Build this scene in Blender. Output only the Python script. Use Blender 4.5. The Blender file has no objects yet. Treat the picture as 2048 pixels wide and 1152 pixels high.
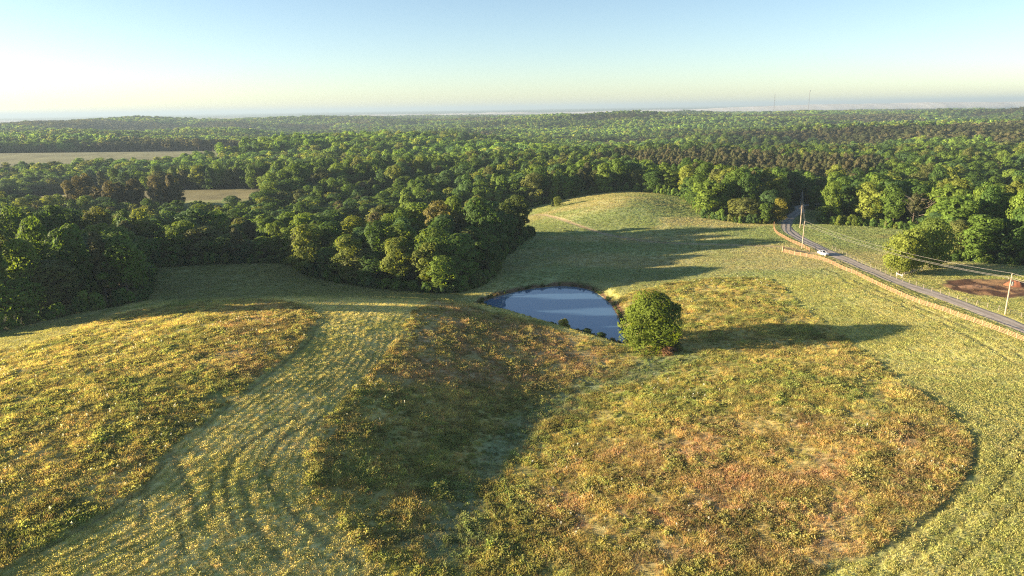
import bpy, math, random
import numpy as np
from mathutils import Matrix, Vector

random.seed(7)
rng = np.random.default_rng(11)
sc = bpy.context.scene
COL = sc.collection

# ------------------------------------------------------------------ camera
F, PITCH, ROLL, CAM_H = 1365.0, math.radians(14.75), math.radians(0.92), 51.0
cr, sr, cp, sp = math.cos(ROLL), math.sin(ROLL), math.cos(PITCH), math.sin(PITCH)
UP0 = Vector((0, sp, cp)); FWD = Vector((0, cp, -sp)); XR = Vector((1, 0, 0))
RIGHT = XR * cr - UP0 * sr
UP = XR * sr + UP0 * cr
cam_d = bpy.data.cameras.new('camera')
cam_d.sensor_width = 36.0
cam_d.lens = 36.0 * F / 2048.0
cam_d.clip_start = 1.0
cam_d.clip_end = 120000.0
cam = bpy.data.objects.new('camera', cam_d)
COL.objects.link(cam)
cam.matrix_world = Matrix(((RIGHT.x, UP.x, -FWD.x, 0), (RIGHT.y, UP.y, -FWD.y, 0), (RIGHT.z, UP.z, -FWD.z, CAM_H), (0, 0, 0, 1)))
sc.camera = cam

# ------------------------------------------------------------------ sky, sun, exposure
SUN_EL, SUN_AZ = math.radians(9.1), math.radians(-90.5)     # azimuth clockwise from +Y (view direction)
world = bpy.data.worlds.new('World')
sc.world = world
world.use_nodes = True
wn = world.node_tree
wn.nodes.clear()
sky = wn.nodes.new('ShaderNodeTexSky')
sky.sky_type = 'NISHITA'
sky.sun_disc = False
sky.sun_elevation = SUN_EL
sky.sun_rotation = SUN_AZ
sky.altitude = 200
sky.air_density = 0.74
sky.dust_density = 0.45
sky.ozone_density = 1.2
bg = wn.nodes.new('ShaderNodeBackground')
bg.inputs['Strength'].default_value = 0.05
wo = wn.nodes.new('ShaderNodeOutputWorld')
wn.links.new(sky.outputs[0], bg.inputs[0])
wn.links.new(bg.outputs[0], wo.inputs['Surface'])
sun_d = bpy.data.lights.new('sun', 'SUN')
sun_d.energy = 5.0
sun_d.angle = math.radians(0.53)
sun_d.color = (1.0, 0.80, 0.54)
sun = bpy.data.objects.new('sun', sun_d)
COL.objects.link(sun)
SDIR = Vector((math.sin(SUN_AZ) * math.cos(SUN_EL), math.cos(SUN_AZ) * math.cos(SUN_EL), math.sin(SUN_EL)))
sun.rotation_euler = SDIR.to_track_quat('Z', 'Y').to_euler()
sun.location = (-300, 0, 300)
sc.view_settings.view_transform = 'Standard'
sc.view_settings.look = 'None'
sc.view_settings.exposure = 2.36
sc.view_settings.gamma = 1.0
sc.view_settings.use_curve_mapping = False
sc.cycles.use_denoising = False
sc.cycles.filter_width = 1.2
sc.cycles.max_bounces = 6
sc.cycles.diffuse_bounces = 3
sc.cycles.transmission_bounces = 4
sc.cycles.volume_bounces = 1
sc.cycles.use_adaptive_sampling = False
sc.cycles.caustics_reflective = False
sc.cycles.caustics_refractive = False

# ------------------------------------------------------------------ number helpers
def sstep(a, b, x):
    t = np.clip((x - a) / (b - a), 0, 1)
    return t * t * (3 - 2 * t)

_perm = np.random.default_rng(5).random((256, 256))
def vnoise(x, y):
    xi = np.floor(x).astype(np.int64); yi = np.floor(y).astype(np.int64)
    fx = x - xi; fy = y - yi
    fx = fx * fx * (3 - 2 * fx); fy = fy * fy * (3 - 2 * fy)
    a = _perm[xi & 255, yi & 255]; b = _perm[(xi + 1) & 255, yi & 255]
    c = _perm[xi & 255, (yi + 1) & 255]; d = _perm[(xi + 1) & 255, (yi + 1) & 255]
    return (a * (1 - fx) + b * fx) * (1 - fy) + (c * (1 - fx) + d * fx) * fy

def fbm(x, y, s, o=4):
    r = 0; amp = 0.5; tot = 0
    for k in range(o):
        r = r + amp * vnoise(x / s + 17.3 * k, y / s + 9.1 * k); tot += amp
        amp *= 0.5; s = s * 0.5
    return r / tot

def in_poly(x, y, poly):
    r = np.zeros(np.shape(x), bool)
    n = len(poly)
    for i in range(n):
        x0, y0 = poly[i]; x1, y1 = poly[(i + 1) % n]
        if y0 == y1: continue
        c = (y0 > y) != (y1 > y)
        r ^= c & (x < (x1 - x0) * (y - y0) / (y1 - y0) + x0)
    return r

def line_dist(x, y, pts, closed=False):
    """distance to a polyline, and the signed side (left positive)"""
    best = np.full(np.shape(x), 1e9); side = np.zeros(np.shape(x))
    n = len(pts)
    for i in range(n if closed else n - 1):
        x0, y0 = pts[i]; x1, y1 = pts[(i + 1) % n]
        dx, dy = x1 - x0, y1 - y0
        L = dx * dx + dy * dy + 1e-9
        t = np.clip(((x - x0) * dx + (y - y0) * dy) / L, 0, 1)
        d = np.hypot(x - x0 - t * dx, y - y0 - t * dy)
        s = dx * (y - y0) - dy * (x - x0)
        m = d < best
        best = np.where(m, d, best); side = np.where(m, np.sign(s), side)
    return best, side

def smooth_line(pts, n=6):
    """Catmull-Rom through the points"""
    p = [np.array(q, float) for q in pts]
    p = [2 * p[0] - p[1]] + p + [2 * p[-1] - p[-2]]
    out = []
    for i in range(1, len(p) - 2):
        for k in range(n):
            t = k / n
            a, b, c, d = p[i - 1], p[i], p[i + 1], p[i + 2]
            out.append(0.5 * ((2 * b) + (c - a) * t + (2 * a - 5 * b + 4 * c - d) * t * t + (3 * b - a - 3 * c + d) * t ** 3))
    out.append(p[-2])
    return [tuple(q) for q in out]

def ray(px, py):
    """direction of the photograph's sight line (2048 wide), for measuring places on the ground"""
    u = (px - 1024) / F; v = (576 - py) / F
    u2 = u * cr + v * sr; v2 = v * cr - u * sr
    return np.array([u2, cp + v2 * sp, -sp + v2 * cp])

def at(px, py, z=0.0):
    d = ray(px, py); t = (z - CAM_H) / d[2]
    return (d[0] * t, d[1] * t)

# ------------------------------------------------------------------ terrain heights
CTRL = [
 # road and the fields right of it
 (112,142,0),(121,160,0.1),(116,200,0),(108,232,0),(105,243,0),(120,290,0),(150,345,-1),(165,390,-1),(150,190,0),(205,215,-1.5),(170,280,-.5),(225,300,-1),(190,160,0),(100,100,.6),(150,110,.5),(200,90,.5),(110,70,.5),
 # right foreground swell
 (56,65,.2),(38,67,-1.2),(70,95,.6),(60,112,.2),(88,130,-.7),(52,90,-.4),(34,95,-2),(18,98,-3.1),(30,115,-2.8),(40,130,-2.6),(22,80,-2.4),(60,140,-2),(20,50,-2),(60,40,0),
 # swale
 (34,143,-3.9),(12,126,-4.8),(0,104,-4.5),(-3,89,-3.8),(0,74,-3.1),(0,50,-3.5),
 # left hill
 (-36,155,2.6),(-47,123,2.9),(-57,176,2.3),(-20,176,1.2),(-95,170,1.6),(-20,150,.6),(-14,130,-1.3),(-22,104,-1.0),(-30,90,.0),(-45,95,1.9),(-70,120,4),(-80,90,3.6),(-100,130,3),(-60,150,3.9),(-60,68,1.6),(-30,68,-1.2),(-30,45,-1),(-130,100,2),(-90,50,2),
 # behind the crest
 (-57,208,-3.6),(-100,215,-3.6),(-90,250,-4.4),(-28,208,-4.8),(-10,214,-4.4),(-60,226,-4.6),
 # around the pond
 (-14,190,-3.2),(0,178,-2.6),(14,166,-2.8),(24,156,-3.3),(36,160,-3.6),(38,178,-3.5),(34,200,-3.3),(20,222,-3.2),(0,212,-3.6),
 # field beyond the pond
 (60,170,-1.8),(72,150,-1.9),(52,200,-2.3),(84,200,-.8),(40,240,-2.8),(80,235,-.8),(60,262,-1.8),(10,250,-3.2),(6,290,-2.6),(40,300,-1.8),(75,290,-.4),(12,330,-2.6),(12,368,-3),(42,370,2.6),(60,350,4.6),(84,352,2.2),(96,322,.3),(112,302,0),(104,380,2.2),(72,395,4.6),(130,330,-.4),(50,325,2.6),(66,322,2.4),
 # left and back woods
 (-126,160,0),(-150,200,-2.4),(-200,250,-6),(-90,285,-7),(-95,330,-9),(-160,350,-14),(-40,285,-4.5),(-30,345,-7),(-30,400,-8),(-220,160,0),
]
_c = np.array(CTRL, float)
def _tk(r2): return 0.5 * r2 * np.log(r2 + 1e-6)
def _solve():
    n = len(_c); s = 100.0
    X = _c[:, :2] / s
    K = _tk(((X[:, None] - X[None]) ** 2).sum(-1)) + np.eye(n) * 0.002
    Pm = np.hstack([np.ones((n, 1)), X])
    A = np.block([[K, Pm], [Pm.T, np.zeros((3, 3))]])
    return np.linalg.solve(A, np.concatenate([_c[:, 2], np.zeros(3)])), X, s
_w, _X, _s = _solve()
def tps(x, y):
    x = x / _s; y = y / _s
    r = _w[-3] + _w[-2] * x + _w[-1] * y
    for i in range(len(_X)):
        r = r + _w[i] * _tk((x - _X[i, 0]) ** 2 + (y - _X[i, 1]) ** 2)
    return r

def bump(x, y, cx, cy, rx, ry, h):
    return h * np.exp(-((x - cx) / rx) ** 2 - ((y - cy) / ry) ** 2)

def far_h(x, y):
    d = np.hypot(x, y)
    z = -9 + 16 * (fbm(x, y, 900, 3) - 0.5) + 20 * (fbm(x + 900, y, 2600, 2) - 0.5) * sstep(600, 1800, d)
    z = z + (70 * (fbm(x + 333, y - 120, 560, 2) - .5) - 4) * sstep(500, 1100, d) * (1 - .5 * sstep(2500, 4200, d))
    z = z + bump(x, y, -430, 660, 300, 150, -18) + bump(x, y, -560, 960, 380, 130, 16) + bump(x, y, -170, 385, 120, 60, -7)
    z = z + bump(x, y, -900, 1700, 900, 500, -16) + bump(x, y, -900, 3300, 1500, 500, 10)
    z = z + bump(x, y, 900, 2600, 1200, 900, 9) + bump(x, y, -130, 1500, 300, 130, 12)
    z = z + bump(x, y, -240, 510, 110, 60, 9)
    k1 = np.exp(-((x + 265) / 130) ** 4 - ((y - 508) / 52) ** 4); z = z * (1 - k1) - 8.5 * k1
    k2 = np.exp(-((x + 610) / 380) ** 4 - ((y - 920) / 190) ** 4); z = z * (1 - k2) + k2 * (-12 + 12 * np.exp(-((y - 960 + .12 * (x + 600)) / 130) ** 2))
    f = sstep(4200, 5600, d)
    zf = -14 + 34 * sstep(8000, 15000, d) * fbm(x, y * 0.6, 6000, 3)
    return z * (1 - f) + zf * f

POND_Z = -5.0
POND = [at(*p, POND_Z) for p in [(960,607),(978,599),(1003,591),(1050,580),(1108,573),(1150,574),(1178,580),(1200,591),(1222,610),(1236,632),(1242,655),(1252,688)]]
POND += [(23.5,160.5),(16,167.5),(8,175.5),(0,184),(-6,190)]
POND = smooth_line(POND + [POND[0]], 5)[:-1]

def height(x, y):
    x = np.asarray(x, float); y = np.asarray(y, float)
    rr = np.hypot((x - 10) / 215.0, (y - 190) / 225.0)
    w = 1 - sstep(0.85, 1.35, rr)
    zf = far_h(x, y)
    near = rr < 1.36
    zn = np.where(near, tps(np.where(near, x, 0), np.where(near, y, 150)), 0)
    z = w * zn + (1 - w) * zf
    pm = (x > -40) & (x < 70) & (y > 130) & (y < 245)
    if pm.any():
        xs, ys, zs = x[pm], y[pm], z[pm]
        d, _ = line_dist(xs, ys, POND, True)
        ins = in_poly(xs, ys, POND)
        zo = POND_Z + 0.03 + (np.maximum(zs, POND_Z + .5) - POND_Z) * sstep(-0.3, 5.0, d)
        zi = POND_Z - 0.45 * np.minimum(d, 4)
        z = z.copy(); z[pm] = np.where(ins, zi, zo)
    return z

def h1(x, y): return float(height(np.array([x]), np.array([y]))[0])

_T = np.concatenate([np.arange(55, 700, 0.5), np.geomspace(700, 9000, 800)])
def G(px, py):
    """the place on the ground that a sight line of the photograph meets first"""
    d = ray(px, py)
    t = _T; x = d[0] * t; y = d[1] * t; z = CAM_H + d[2] * t
    dz = z - height(x, y)
    k = np.argmax(dz < 0)
    if dz[k] >= 0: k = len(t) - 1
    if k == 0: return (x[0], y[0])
    a = dz[k - 1] / (dz[k - 1] - dz[k])
    return (x[k - 1] + a * (x[k] - x[k - 1]), y[k - 1] + a * (y[k] - y[k - 1]))
def GL(pts): return [G(*p) for p in pts]

# ------------------------------------------------------------------ regions of the ground
ROAD = smooth_line([(118,60),(117,100)] + GL([(2035,652),(1960,622),(1880,592),(1800,565),(1740,540),(1690,518),(1650,501),(1615,484),(1590,470),(1575,458),(1573,447),(1582,434),(1600,421)]) + [(158,372),(178,400),(215,430),(280,470)], 5)
TRACK = smooth_line(GL([(1640,507),(1604,503),(1567,494),(1500,491),(1400,488),(1310,484),(1240,474),(1190,462),(1150,448),(1115,436),(1090,430),(1066,430)]), 5)
FIELD = [(-400,-300),(-400,60),(-190,120)] + [at(*p) for p in [(0,663),(60,648),(150,624),(230,610),(285,592)]] + \
        [at(297,560,-3),at(300,524,-4),at(420,520,-4),at(560,523,-4),at(590,530,-4),at(612,547,-4),at(680,563,-4),at(760,574,-4),at(850,582,-4),at(905,583,-4),at(960,572,-4),at(990,545,-4),at(1000,520,-3),at(1040,488,-3),at(1066,470,-2.5)] + \
        [(-2,300),(-40,292),(-80,298),(-96,325),(-92,356),(-50,372),(6,380),(40,394),(66,400),(96,372)] + [at(1408,425,3),at(1440,433,2),at(1490,443,1),at(1535,448,0),at(1552,446,0)] + \
        [(128,315),(150,352),(163,348),(143,312)] + [at(1640,446),at(1750,452),at(1830,460),at(1862,490),at(1905,527,-1),at(2048,534,-1),at(2200,540,-1)] + [(330,200),(600,120),(600,-300)]
CLEAR1 = [(-390,450),(-260,418),(-215,402),(-172,402),(-162,450),(-172,510),(-210,545),(-390,560)]
CLEAR2 = [(-950,760),(-560,760),(-350,830),(-290,960),(-380,1075),(-560,1085),(-950,990)]
CLEAR3 = [(150,1500),(260,1480),(330,1560),(180,1600)]

# uncut (tall) grass areas and where the tan, dead stems stand
TALL_L = smooth_line([(-220,60),(-150,120)] + GL([(60,690),(200,640),(330,612),(470,600),(590,605),(634,628),(634,648),(600,690),(540,740),(470,790),(400,850),(335,900),(285,970),(180,1040),(60,1105),(-60,1160)]) + [(-75,60)], 4)
TALL_C = smooth_line(GL([(1290,704),(1240,694),(1180,678),(1100,655),(1020,632),(960,618),(900,603),(860,604),(822,628),(795,680),(740,745),(690,800),(640,850),(618,900),(618,960),(640,1015),(690,1060),(740,1110),(780,1152)]) +
        [(-18,58),(30,58)] + GL([(1630,1150),(1760,1092),(1850,1030),(1925,955),(1946,900),(1930,860),(1880,815),(1800,760),(1740,715),(1680,670),(1620,625),(1580,590),(1540,560),(1470,556),(1390,560),(1300,575),(1235,605),(1255,640),(1300,690)]), 4)
EDGE_R = smooth_line(GL([(1500,1230),(1630,1150),(1760,1092),(1850,1030),(1925,955),(1946,900),(1930,860),(1880,815),(1800,760),(1740,715),(1680,670),(1620,625),(1580,590),(1540,560),(1500,530),(1470,505)]), 5)
BROWN_C = smooth_line(GL([(880,604),(840,650),(800,720),(800,760),(1000,770),(1180,760),(1230,720),(1180,690),(1050,645),(950,620)]), 3)
BROWN_L = smooth_line(GL([(420,620),(540,605),(625,630),(615,670),(540,735),(460,750),(430,690)]), 3)
BROWN_R = smooth_line(GL([(1060,1000),(1150,900),(1400,840),(1650,830),(1850,850),(1935,900),(1900,970),(1760,1080),(1620,1145),(1300,1140),(1100,1100)]), 3)
BROWN_B = smooth_line(GL([(340,545),(430,535),(500,560),(520,585),(330,590)]), 3)
SWALE = smooth_line(GL([(1345,722),(1250,760),(1170,780),(1090,830),(1010,890),(960,950),(925,1010),(900,1080)]), 4)
SWATH = smooth_line(GL([(880,598),(790,606),(735,612),(700,640),(690,690),(640,750),(560,810),(470,880),(400,950),(330,1010),(200,1080),(60,1150)]), 5)
SWATH2 = smooth_line(GL([(700,640),(690,690),(650,750),(580,820),(520,890),(480,960),(490,1040),(540,1110),(600,1150)]), 5)
RUTS_EDGE_SHADE = [GL([(1640,540),(1720,575),(1790,605),(1860,635),(1930,668),(1990,702),(2045,738)]), GL([(1650,537),(1735,572),(1805,602),(1880,632),(1950,662),(2010,692),(2045,715)]),
        GL([(2040,860),(1990,930),(1900,1010),(1800,1090),(1720,1150)]), GL([(2047,900),(2010,960),(1950,1020),(1860,1090),(1790,1150)]), GL([(2047,1000),(1960,1080),(1890,1150)]),
        GL([(405,745),(430,775),(455,815)]),
        GL([(600,830),(520,870),(470,910),(450,950),(455,1000),(465,1050)]), GL([(650,830),(560,880),(530,930),(540,985)]), GL([(545,985),(600,1040),(660,1090),(720,1130)]),
        GL([(340,900),(385,1000),(390,1050)]), GL([(480,960),(500,1040),(560,1120)]), GL([(290,975),(285,1040)]), GL([(350,1020),(365,1110)]), GL([(418,960),(420,1040)])]
RUTS_EDGE_SHADE += [GL([(1615,1160),(1760,1097),(1852,1035),(1929,958),(1951,900),(1934,857)]), GL([(638,650),(606,693),(546,743),(478,794),(405,855)]), GL([(338,905),(287,976),(182,1046),(62,1110)])]  # lines beside the uncut grass, drawn in for its cast shadow
RUTS_EDGE_SHADE = [smooth_line(r, 4) for r in RUTS_EDGE_SHADE]
DIRT_C = at(1992, 576, 0)

def masks(x, y):
    """what grows where: tall, brown, swale, row distance, rut, dirt, road, track, wood floor"""
    m = {}
    edge = (fbm(x, y, 6, 2) - .5) * 1.2 + (fbm(x, y, 1.6, 2) - .5) * 1.6
    m['tall'] = (in_poly(x + edge, y + edge, TALL_L) | in_poly(x + edge, y + edge, TALL_C)).astype(float)
    br = np.zeros(np.shape(x))
    for P, s in ((BROWN_C, 1.0), (BROWN_L, .75), (BROWN_R, 1.0), (BROWN_B, .9)):
        d, _ = line_dist(x, y, P, True)
        ins = in_poly(x, y, P)
        br = np.maximum(br, s * sstep(-6, 5, np.where(ins, d, -d)))
    m['brown'] = br
    d, _ = line_dist(x, y, SWALE)
    m['swale'] = 1 - sstep(1.0, 6.0, d + (fbm(x, y, 7, 3) - .5) * 9)
    d1, s1 = line_dist(x, y, SWATH); d2, s2 = line_dist(x, y, SWATH2)
    m['row'] = np.where(x < 25, np.where(d2 < d1 - 1.5, d2 * s2, d1 * s1), line_dist(x, y, EDGE_R)[0])
    rut_edge_shade = np.full(np.shape(x), 99.0)
    for r in RUTS_EDGE_SHADE: rut_edge_shade = np.minimum(rut_edge_shade, line_dist(x, y, r)[0])
    m['rut_edge_shade'] = rut_edge_shade
    m['road'] = line_dist(x, y, ROAD)[0]
    m['track'] = line_dist(x, y, TRACK)[0]
    dd = np.hypot((x - DIRT_C[0]) / 15.0, (y - DIRT_C[1]) / 11.0) + (fbm(x, y, 7, 3) - .5) * .5
    m['dirt'] = 1 - sstep(.85, 1.05, dd)
    dp, _ = line_dist(x, y, POND, True)
    m['bank'] = (1 - sstep(1.2, 2.6, dp + (fbm(x, y, 5, 2) - .5) * 2.0)) * (~in_poly(x, y, POND)) * sstep(181, 190, y + .5 * x)
    m['open'] = in_poly(x, y, FIELD) | in_poly(x, y, CLEAR1) | in_poly(x, y, CLEAR2) | in_poly(x, y, CLEAR3)
    return m

# ------------------------------------------------------------------ materials
def new_mat(name):
    m = bpy.data.materials.new(name); m.use_nodes = True
    nt = m.node_tree; nt.nodes.clear()
    out = nt.nodes.new('ShaderNodeOutputMaterial')
    return m, nt, out

def N(nt, kind, **kw):
    n = nt.nodes.new(kind)
    for k, v in kw.items():
        if k in n.inputs.keys() if isinstance(k, str) else False: n.inputs[k].default_value = v
        else: setattr(n, k, v)
    return n

def plain(name, col, rough=.7, metal=0.0, vary=.25, scale=3.0):
    m, nt, out = new_mat(name)
    b = nt.nodes.new('ShaderNodeBsdfPrincipled')
    b.inputs['Roughness'].default_value = rough; b.inputs['Metallic'].default_value = metal
    tc = nt.nodes.new('ShaderNodeTexCoord')
    no = nt.nodes.new('ShaderNodeTexNoise'); no.inputs['Scale'].default_value = scale; no.inputs['Detail'].default_value = 5
    nt.links.new(tc.outputs['Object'], no.inputs['Vector'])
    mx = nt.nodes.new('ShaderNodeMix'); mx.data_type = 'RGBA'
    mx.inputs['A'].default_value = (*[c * (1 - vary) for c in col], 1); mx.inputs['B'].default_value = (*[min(1, c * (1 + vary)) for c in col], 1)
    nt.links.new(no.outputs['Fac'], mx.inputs['Factor'])
    nt.links.new(mx.outputs['Result'], b.inputs['Base Color'])
    nt.links.new(b.outputs[0], out.inputs['Surface'])
    return m

def leaf_mat(name, instanced, transl=.3, attr='tint', through=(1.6, 1.5, .6)):
    """foliage: colour of the single plant x a small difference from leaf to leaf; partly see-through"""
    m, nt, out = new_mat(name)
    if instanced:
        a = nt.nodes.new('ShaderNodeAttribute'); a.attribute_type = 'INSTANCER'; a.attribute_name = attr
        c = a.outputs['Color']
    else:
        a = nt.nodes.new('ShaderNodeObjectInfo'); c = a.outputs['Color']
    v = nt.nodes.new('ShaderNodeAttribute'); v.attribute_name = 'var'
    hs = nt.nodes.new('ShaderNodeVectorMath'); hs.operation = 'MULTIPLY'
    nt.links.new(c, hs.inputs[0]); nt.links.new(v.outputs['Vector'], hs.inputs[1])
    d = nt.nodes.new('ShaderNodeBsdfPrincipled'); d.inputs['Roughness'].default_value = .62
    d.inputs['Specular IOR Level'].default_value = .12
    t = nt.nodes.new('ShaderNodeBsdfTranslucent')
    tcol = nt.nodes.new('ShaderNodeVectorMath'); tcol.operation = 'MULTIPLY'; tcol.inputs[1].default_value = through
    nt.links.new(hs.outputs[0], tcol.inputs[0])
    nt.links.new(hs.outputs[0], d.inputs['Base Color']); nt.links.new(tcol.outputs[0], t.inputs['Color'])
    mx = nt.nodes.new('ShaderNodeMixShader'); mx.inputs[0].default_value = transl
    nt.links.new(d.outputs[0], mx.inputs[1]); nt.links.new(t.outputs[0], mx.inputs[2])
    nt.links.new(mx.outputs[0], out.inputs['Surface'])
    return m

M_LEAF = leaf_mat('leaf', False, .46)
M_LEAF_I = leaf_mat('leaf_mass', True, .46)
M_GRASS_I = leaf_mat('grass_blade', True, .45, through=(1.42, 1.36, .85))
M_BARK = plain('bark', (.13, .10, .075), .9, vary=.35, scale=2.0)
M_WOOD = plain('fence_wood', (.38, .225, .125), .75, vary=.35, scale=1.2)
M_PALEWOOD = plain('weathered_wood', (.28, .24, .19), .85, vary=.25, scale=1.5)
M_POLE = plain('pole_wood', (.34, .27, .20), .85, vary=.25, scale=1.0)
M_MAST = plain('mast_steel', (.10, .10, .11), .6, .3, vary=.1)
M_WIRE = plain('wire', (.32, .30, .27), .5, .6, vary=.1)
M_METAL = plain('grey_metal', (.30, .31, .32), .45, .7, vary=.12)
M_DARKMETAL = plain('dark_metal', (.05, .05, .05), .5, .5, vary=.2)
M_CERAMIC = plain('insulator', (.45, .42, .38), .3, vary=.1)
M_PAINT = plain('white_paint', (.80, .81, .83), .25, vary=.03)
M_GLASS = plain('car_glass', (.012, .014, .018), .06, vary=.1)
M_TYRE = plain('tyre_rubber', (.02, .02, .02), .85, vary=.2)
M_LAMP = plain('car_lamp', (.5, .5, .5), .15, vary=.1)
M_RED = plain('car_tail_lamp', (.35, .02, .02), .2, vary=.1)
M_WHITEWOOD = plain('white_board', (.55, .53, .50), .7, vary=.12)

def ground_material():
    m, nt, out = new_mat('ground_cover')
    L = nt.links
    b = nt.nodes.new('ShaderNodeBsdfPrincipled'); b.inputs['Roughness'].default_value = .95
    b.inputs['Specular IOR Level'].default_value = .15
    a = nt.nodes.new('ShaderNodeAttribute'); a.attribute_name = 'cover'
    g = nt.nodes.new('ShaderNodeNewGeometry')
    n1 = nt.nodes.new('ShaderNodeTexNoise'); n1.inputs['Scale'].default_value = 1.1; n1.inputs['Detail'].default_value = 6; n1.inputs['Roughness'].default_value = .7
    L.new(g.outputs['Position'], n1.inputs['Vector'])
    mr = nt.nodes.new('ShaderNodeMapRange'); mr.inputs['From Min'].default_value = .25; mr.inputs['From Max'].default_value = .75
    mr.inputs['To Min'].default_value = .55; mr.inputs['To Max'].default_value = 1.45
    L.new(n1.outputs['Fac'], mr.inputs['Value'])
    n3 = nt.nodes.new('ShaderNodeTexNoise'); n3.inputs['Scale'].default_value = .035; n3.inputs['Detail'].default_value = 5
    L.new(g.outputs['Position'], n3.inputs['Vector'])
    m3 = nt.nodes.new('ShaderNodeMapRange'); m3.inputs['From Min'].default_value = .3; m3.inputs['From Max'].default_value = .7; m3.inputs['To Min'].default_value = .7; m3.inputs['To Max'].default_value = 1.3
    L.new(n3.outputs['Fac'], m3.inputs['Value'])
    mm = nt.nodes.new('ShaderNodeMath'); mm.operation = 'MULTIPLY'; L.new(mr.outputs[0], mm.inputs[0]); L.new(m3.outputs[0], mm.inputs[1])
    mu = nt.nodes.new('ShaderNodeVectorMath'); mu.operation = 'SCALE'
    L.new(a.outputs['Color'], mu.inputs[0]); L.new(mm.outputs[0], mu.inputs['Scale'])
    L.new(mu.outputs[0], b.inputs['Base Color'])
    bp = nt.nodes.new('ShaderNodeBump'); bp.inputs['Strength'].default_value = .55; bp.inputs['Distance'].default_value = .25
    n2 = nt.nodes.new('ShaderNodeTexNoise'); n2.inputs['Scale'].default_value = 2.2; n2.inputs['Detail'].default_value = 5; n2.inputs['Roughness'].default_value = .75
    L.new(g.outputs['Position'], n2.inputs['Vector'])
    L.new(n2.outputs['Fac'], bp.inputs['Height']); L.new(bp.outputs[0], b.inputs['Normal'])
    L.new(b.outputs[0], out.inputs['Surface'])
    return m

def mixc(c, col, w):
    w = w[:, None]
    return c * (1 - w) + np.array(col)[None] * w

def cover_colour(x, y, m, fine=True):
    """colour of the plant cover: dead stems tan, live grass green, bare soil red-brown; some light and shade painted in"""
    n1 = fbm(x, y, 14, 3); n2 = fbm(x + 300, y, 4.0, 3); n3 = fbm(x, y + 500, 45, 2)
    c = np.tile(np.array([[.42, .40, .13]]), (len(x), 1))                # cut grass
    c = mixc(c, (.55, .49, .21), .75 * sstep(.35, .62, n1))                  # straw in it
    c = mixc(c, (.16, .21, .05), .5 * sstep(.5, .7, n2))
    stripe = np.sin(m['row'] * 2 * math.pi / 1.45 + 1.0 * (fbm(x, y, 24, 2) - .5))
    stw = (np.abs(m['row']) < 30) * (y < 225)
    lft = 1 - .7 * sstep(10, 40, x)
    c = mixc(c, (.33, .35, .125), .75 * (1 - lft))
    c = mixc(c, (.72, .62, .28), lft * stw * .6 * sstep(.0, .8, stripe) * sstep(.25, .5, n1 * .5 + n2 * .5))   # lines of cut hay
    c = mixc(c, (.30, .33, .085), stw * .45 * sstep(.1, .9, -stripe))                                       # green stubble between
    c = mixc(c, (.14, .13, .05), .7 * (1 - sstep(.2, .6, m['rut_edge_shade'])))  # darkens wheel ruts and paints the shadow line beside uncut grass
    far_field = sstep(195, 215, y) * sstep(-20, 5, x) * (x < 400)
    c = mixc(c, (.22, .275, .115), far_field * .85)                          # dewy pasture, paled to lift its shaded part
    back = sstep(168, 184, y + .12 * x) * (1 - sstep(-20, 0, x)) + .6 * sstep(.0, .3, (-x - .45 * y - 22) / 30.)
    c = mixc(c, (.20, .215, .085), .8 * np.clip(back, 0, 1))  # grass darkened for the shade behind the crest and by the left wood
    c = mixc(c, (.40, .36, .18), far_field * .75 * sstep(.5, .68, fbm(x * .45 + 50, y, 22, 3)))
    c = mixc(c, (.38, .33, .15), .7 * np.exp(-((x - 48) / 26) ** 2 - ((y - 378) / 20) ** 2))  # tan painted on the crest top for its sunlit look
    t = m['tall']
    ct = np.tile(np.array([[.37, .325, .11]]), (len(x), 1))
    ct = mixc(ct, (.24, .27, .085), .7 * sstep(.46, .64, n2))
    ct = mixc(ct, (.44, .37, .14), .7 * sstep(.5, .7, n1))
    ct = mixc(ct, (.41, .295, .145), m['brown'] * (.35 + .65 * sstep(.38, .6, n2 * .6 + n1 * .4)))
    c = c * (1 - t[:, None]) + 1.04 * ct * t[:, None]
    c = mixc(c, (.17, .215, .115), m['swale'] * .75)
    c = mixc(c, (.33, .25, .155), .85 * (1 - sstep(.7, 1.9, m['track'])))
    c = mixc(c, (.14, .085, .05), m['bank'])
    c = mixc(c, (.105, .055, .034), m['dirt'])
    c = mixc(c, (.33, .20, .10), m['dirt'] * sstep(.46, .6, n2))
    return c

# ------------------------------------------------------------------ ground sheet
def axis(lo, hi, step, lim_lo, lim_hi, g=1.09):
    a = list(np.arange(lo, hi, step))
    s = step; v = a[-1]
    while v < lim_hi: s *= g; v += s; a.append(v)
    s = step; v = a[0]; pre = []
    while v > lim_lo: s *= g; v -= s; pre.append(v)
    return np.array(pre[::-1] + a)
GX = axis(-130, 175, .65, -62000, 62000, 1.07)
GY = axis(62, 300, .65, -3000, 62000, 1.035)

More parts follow.
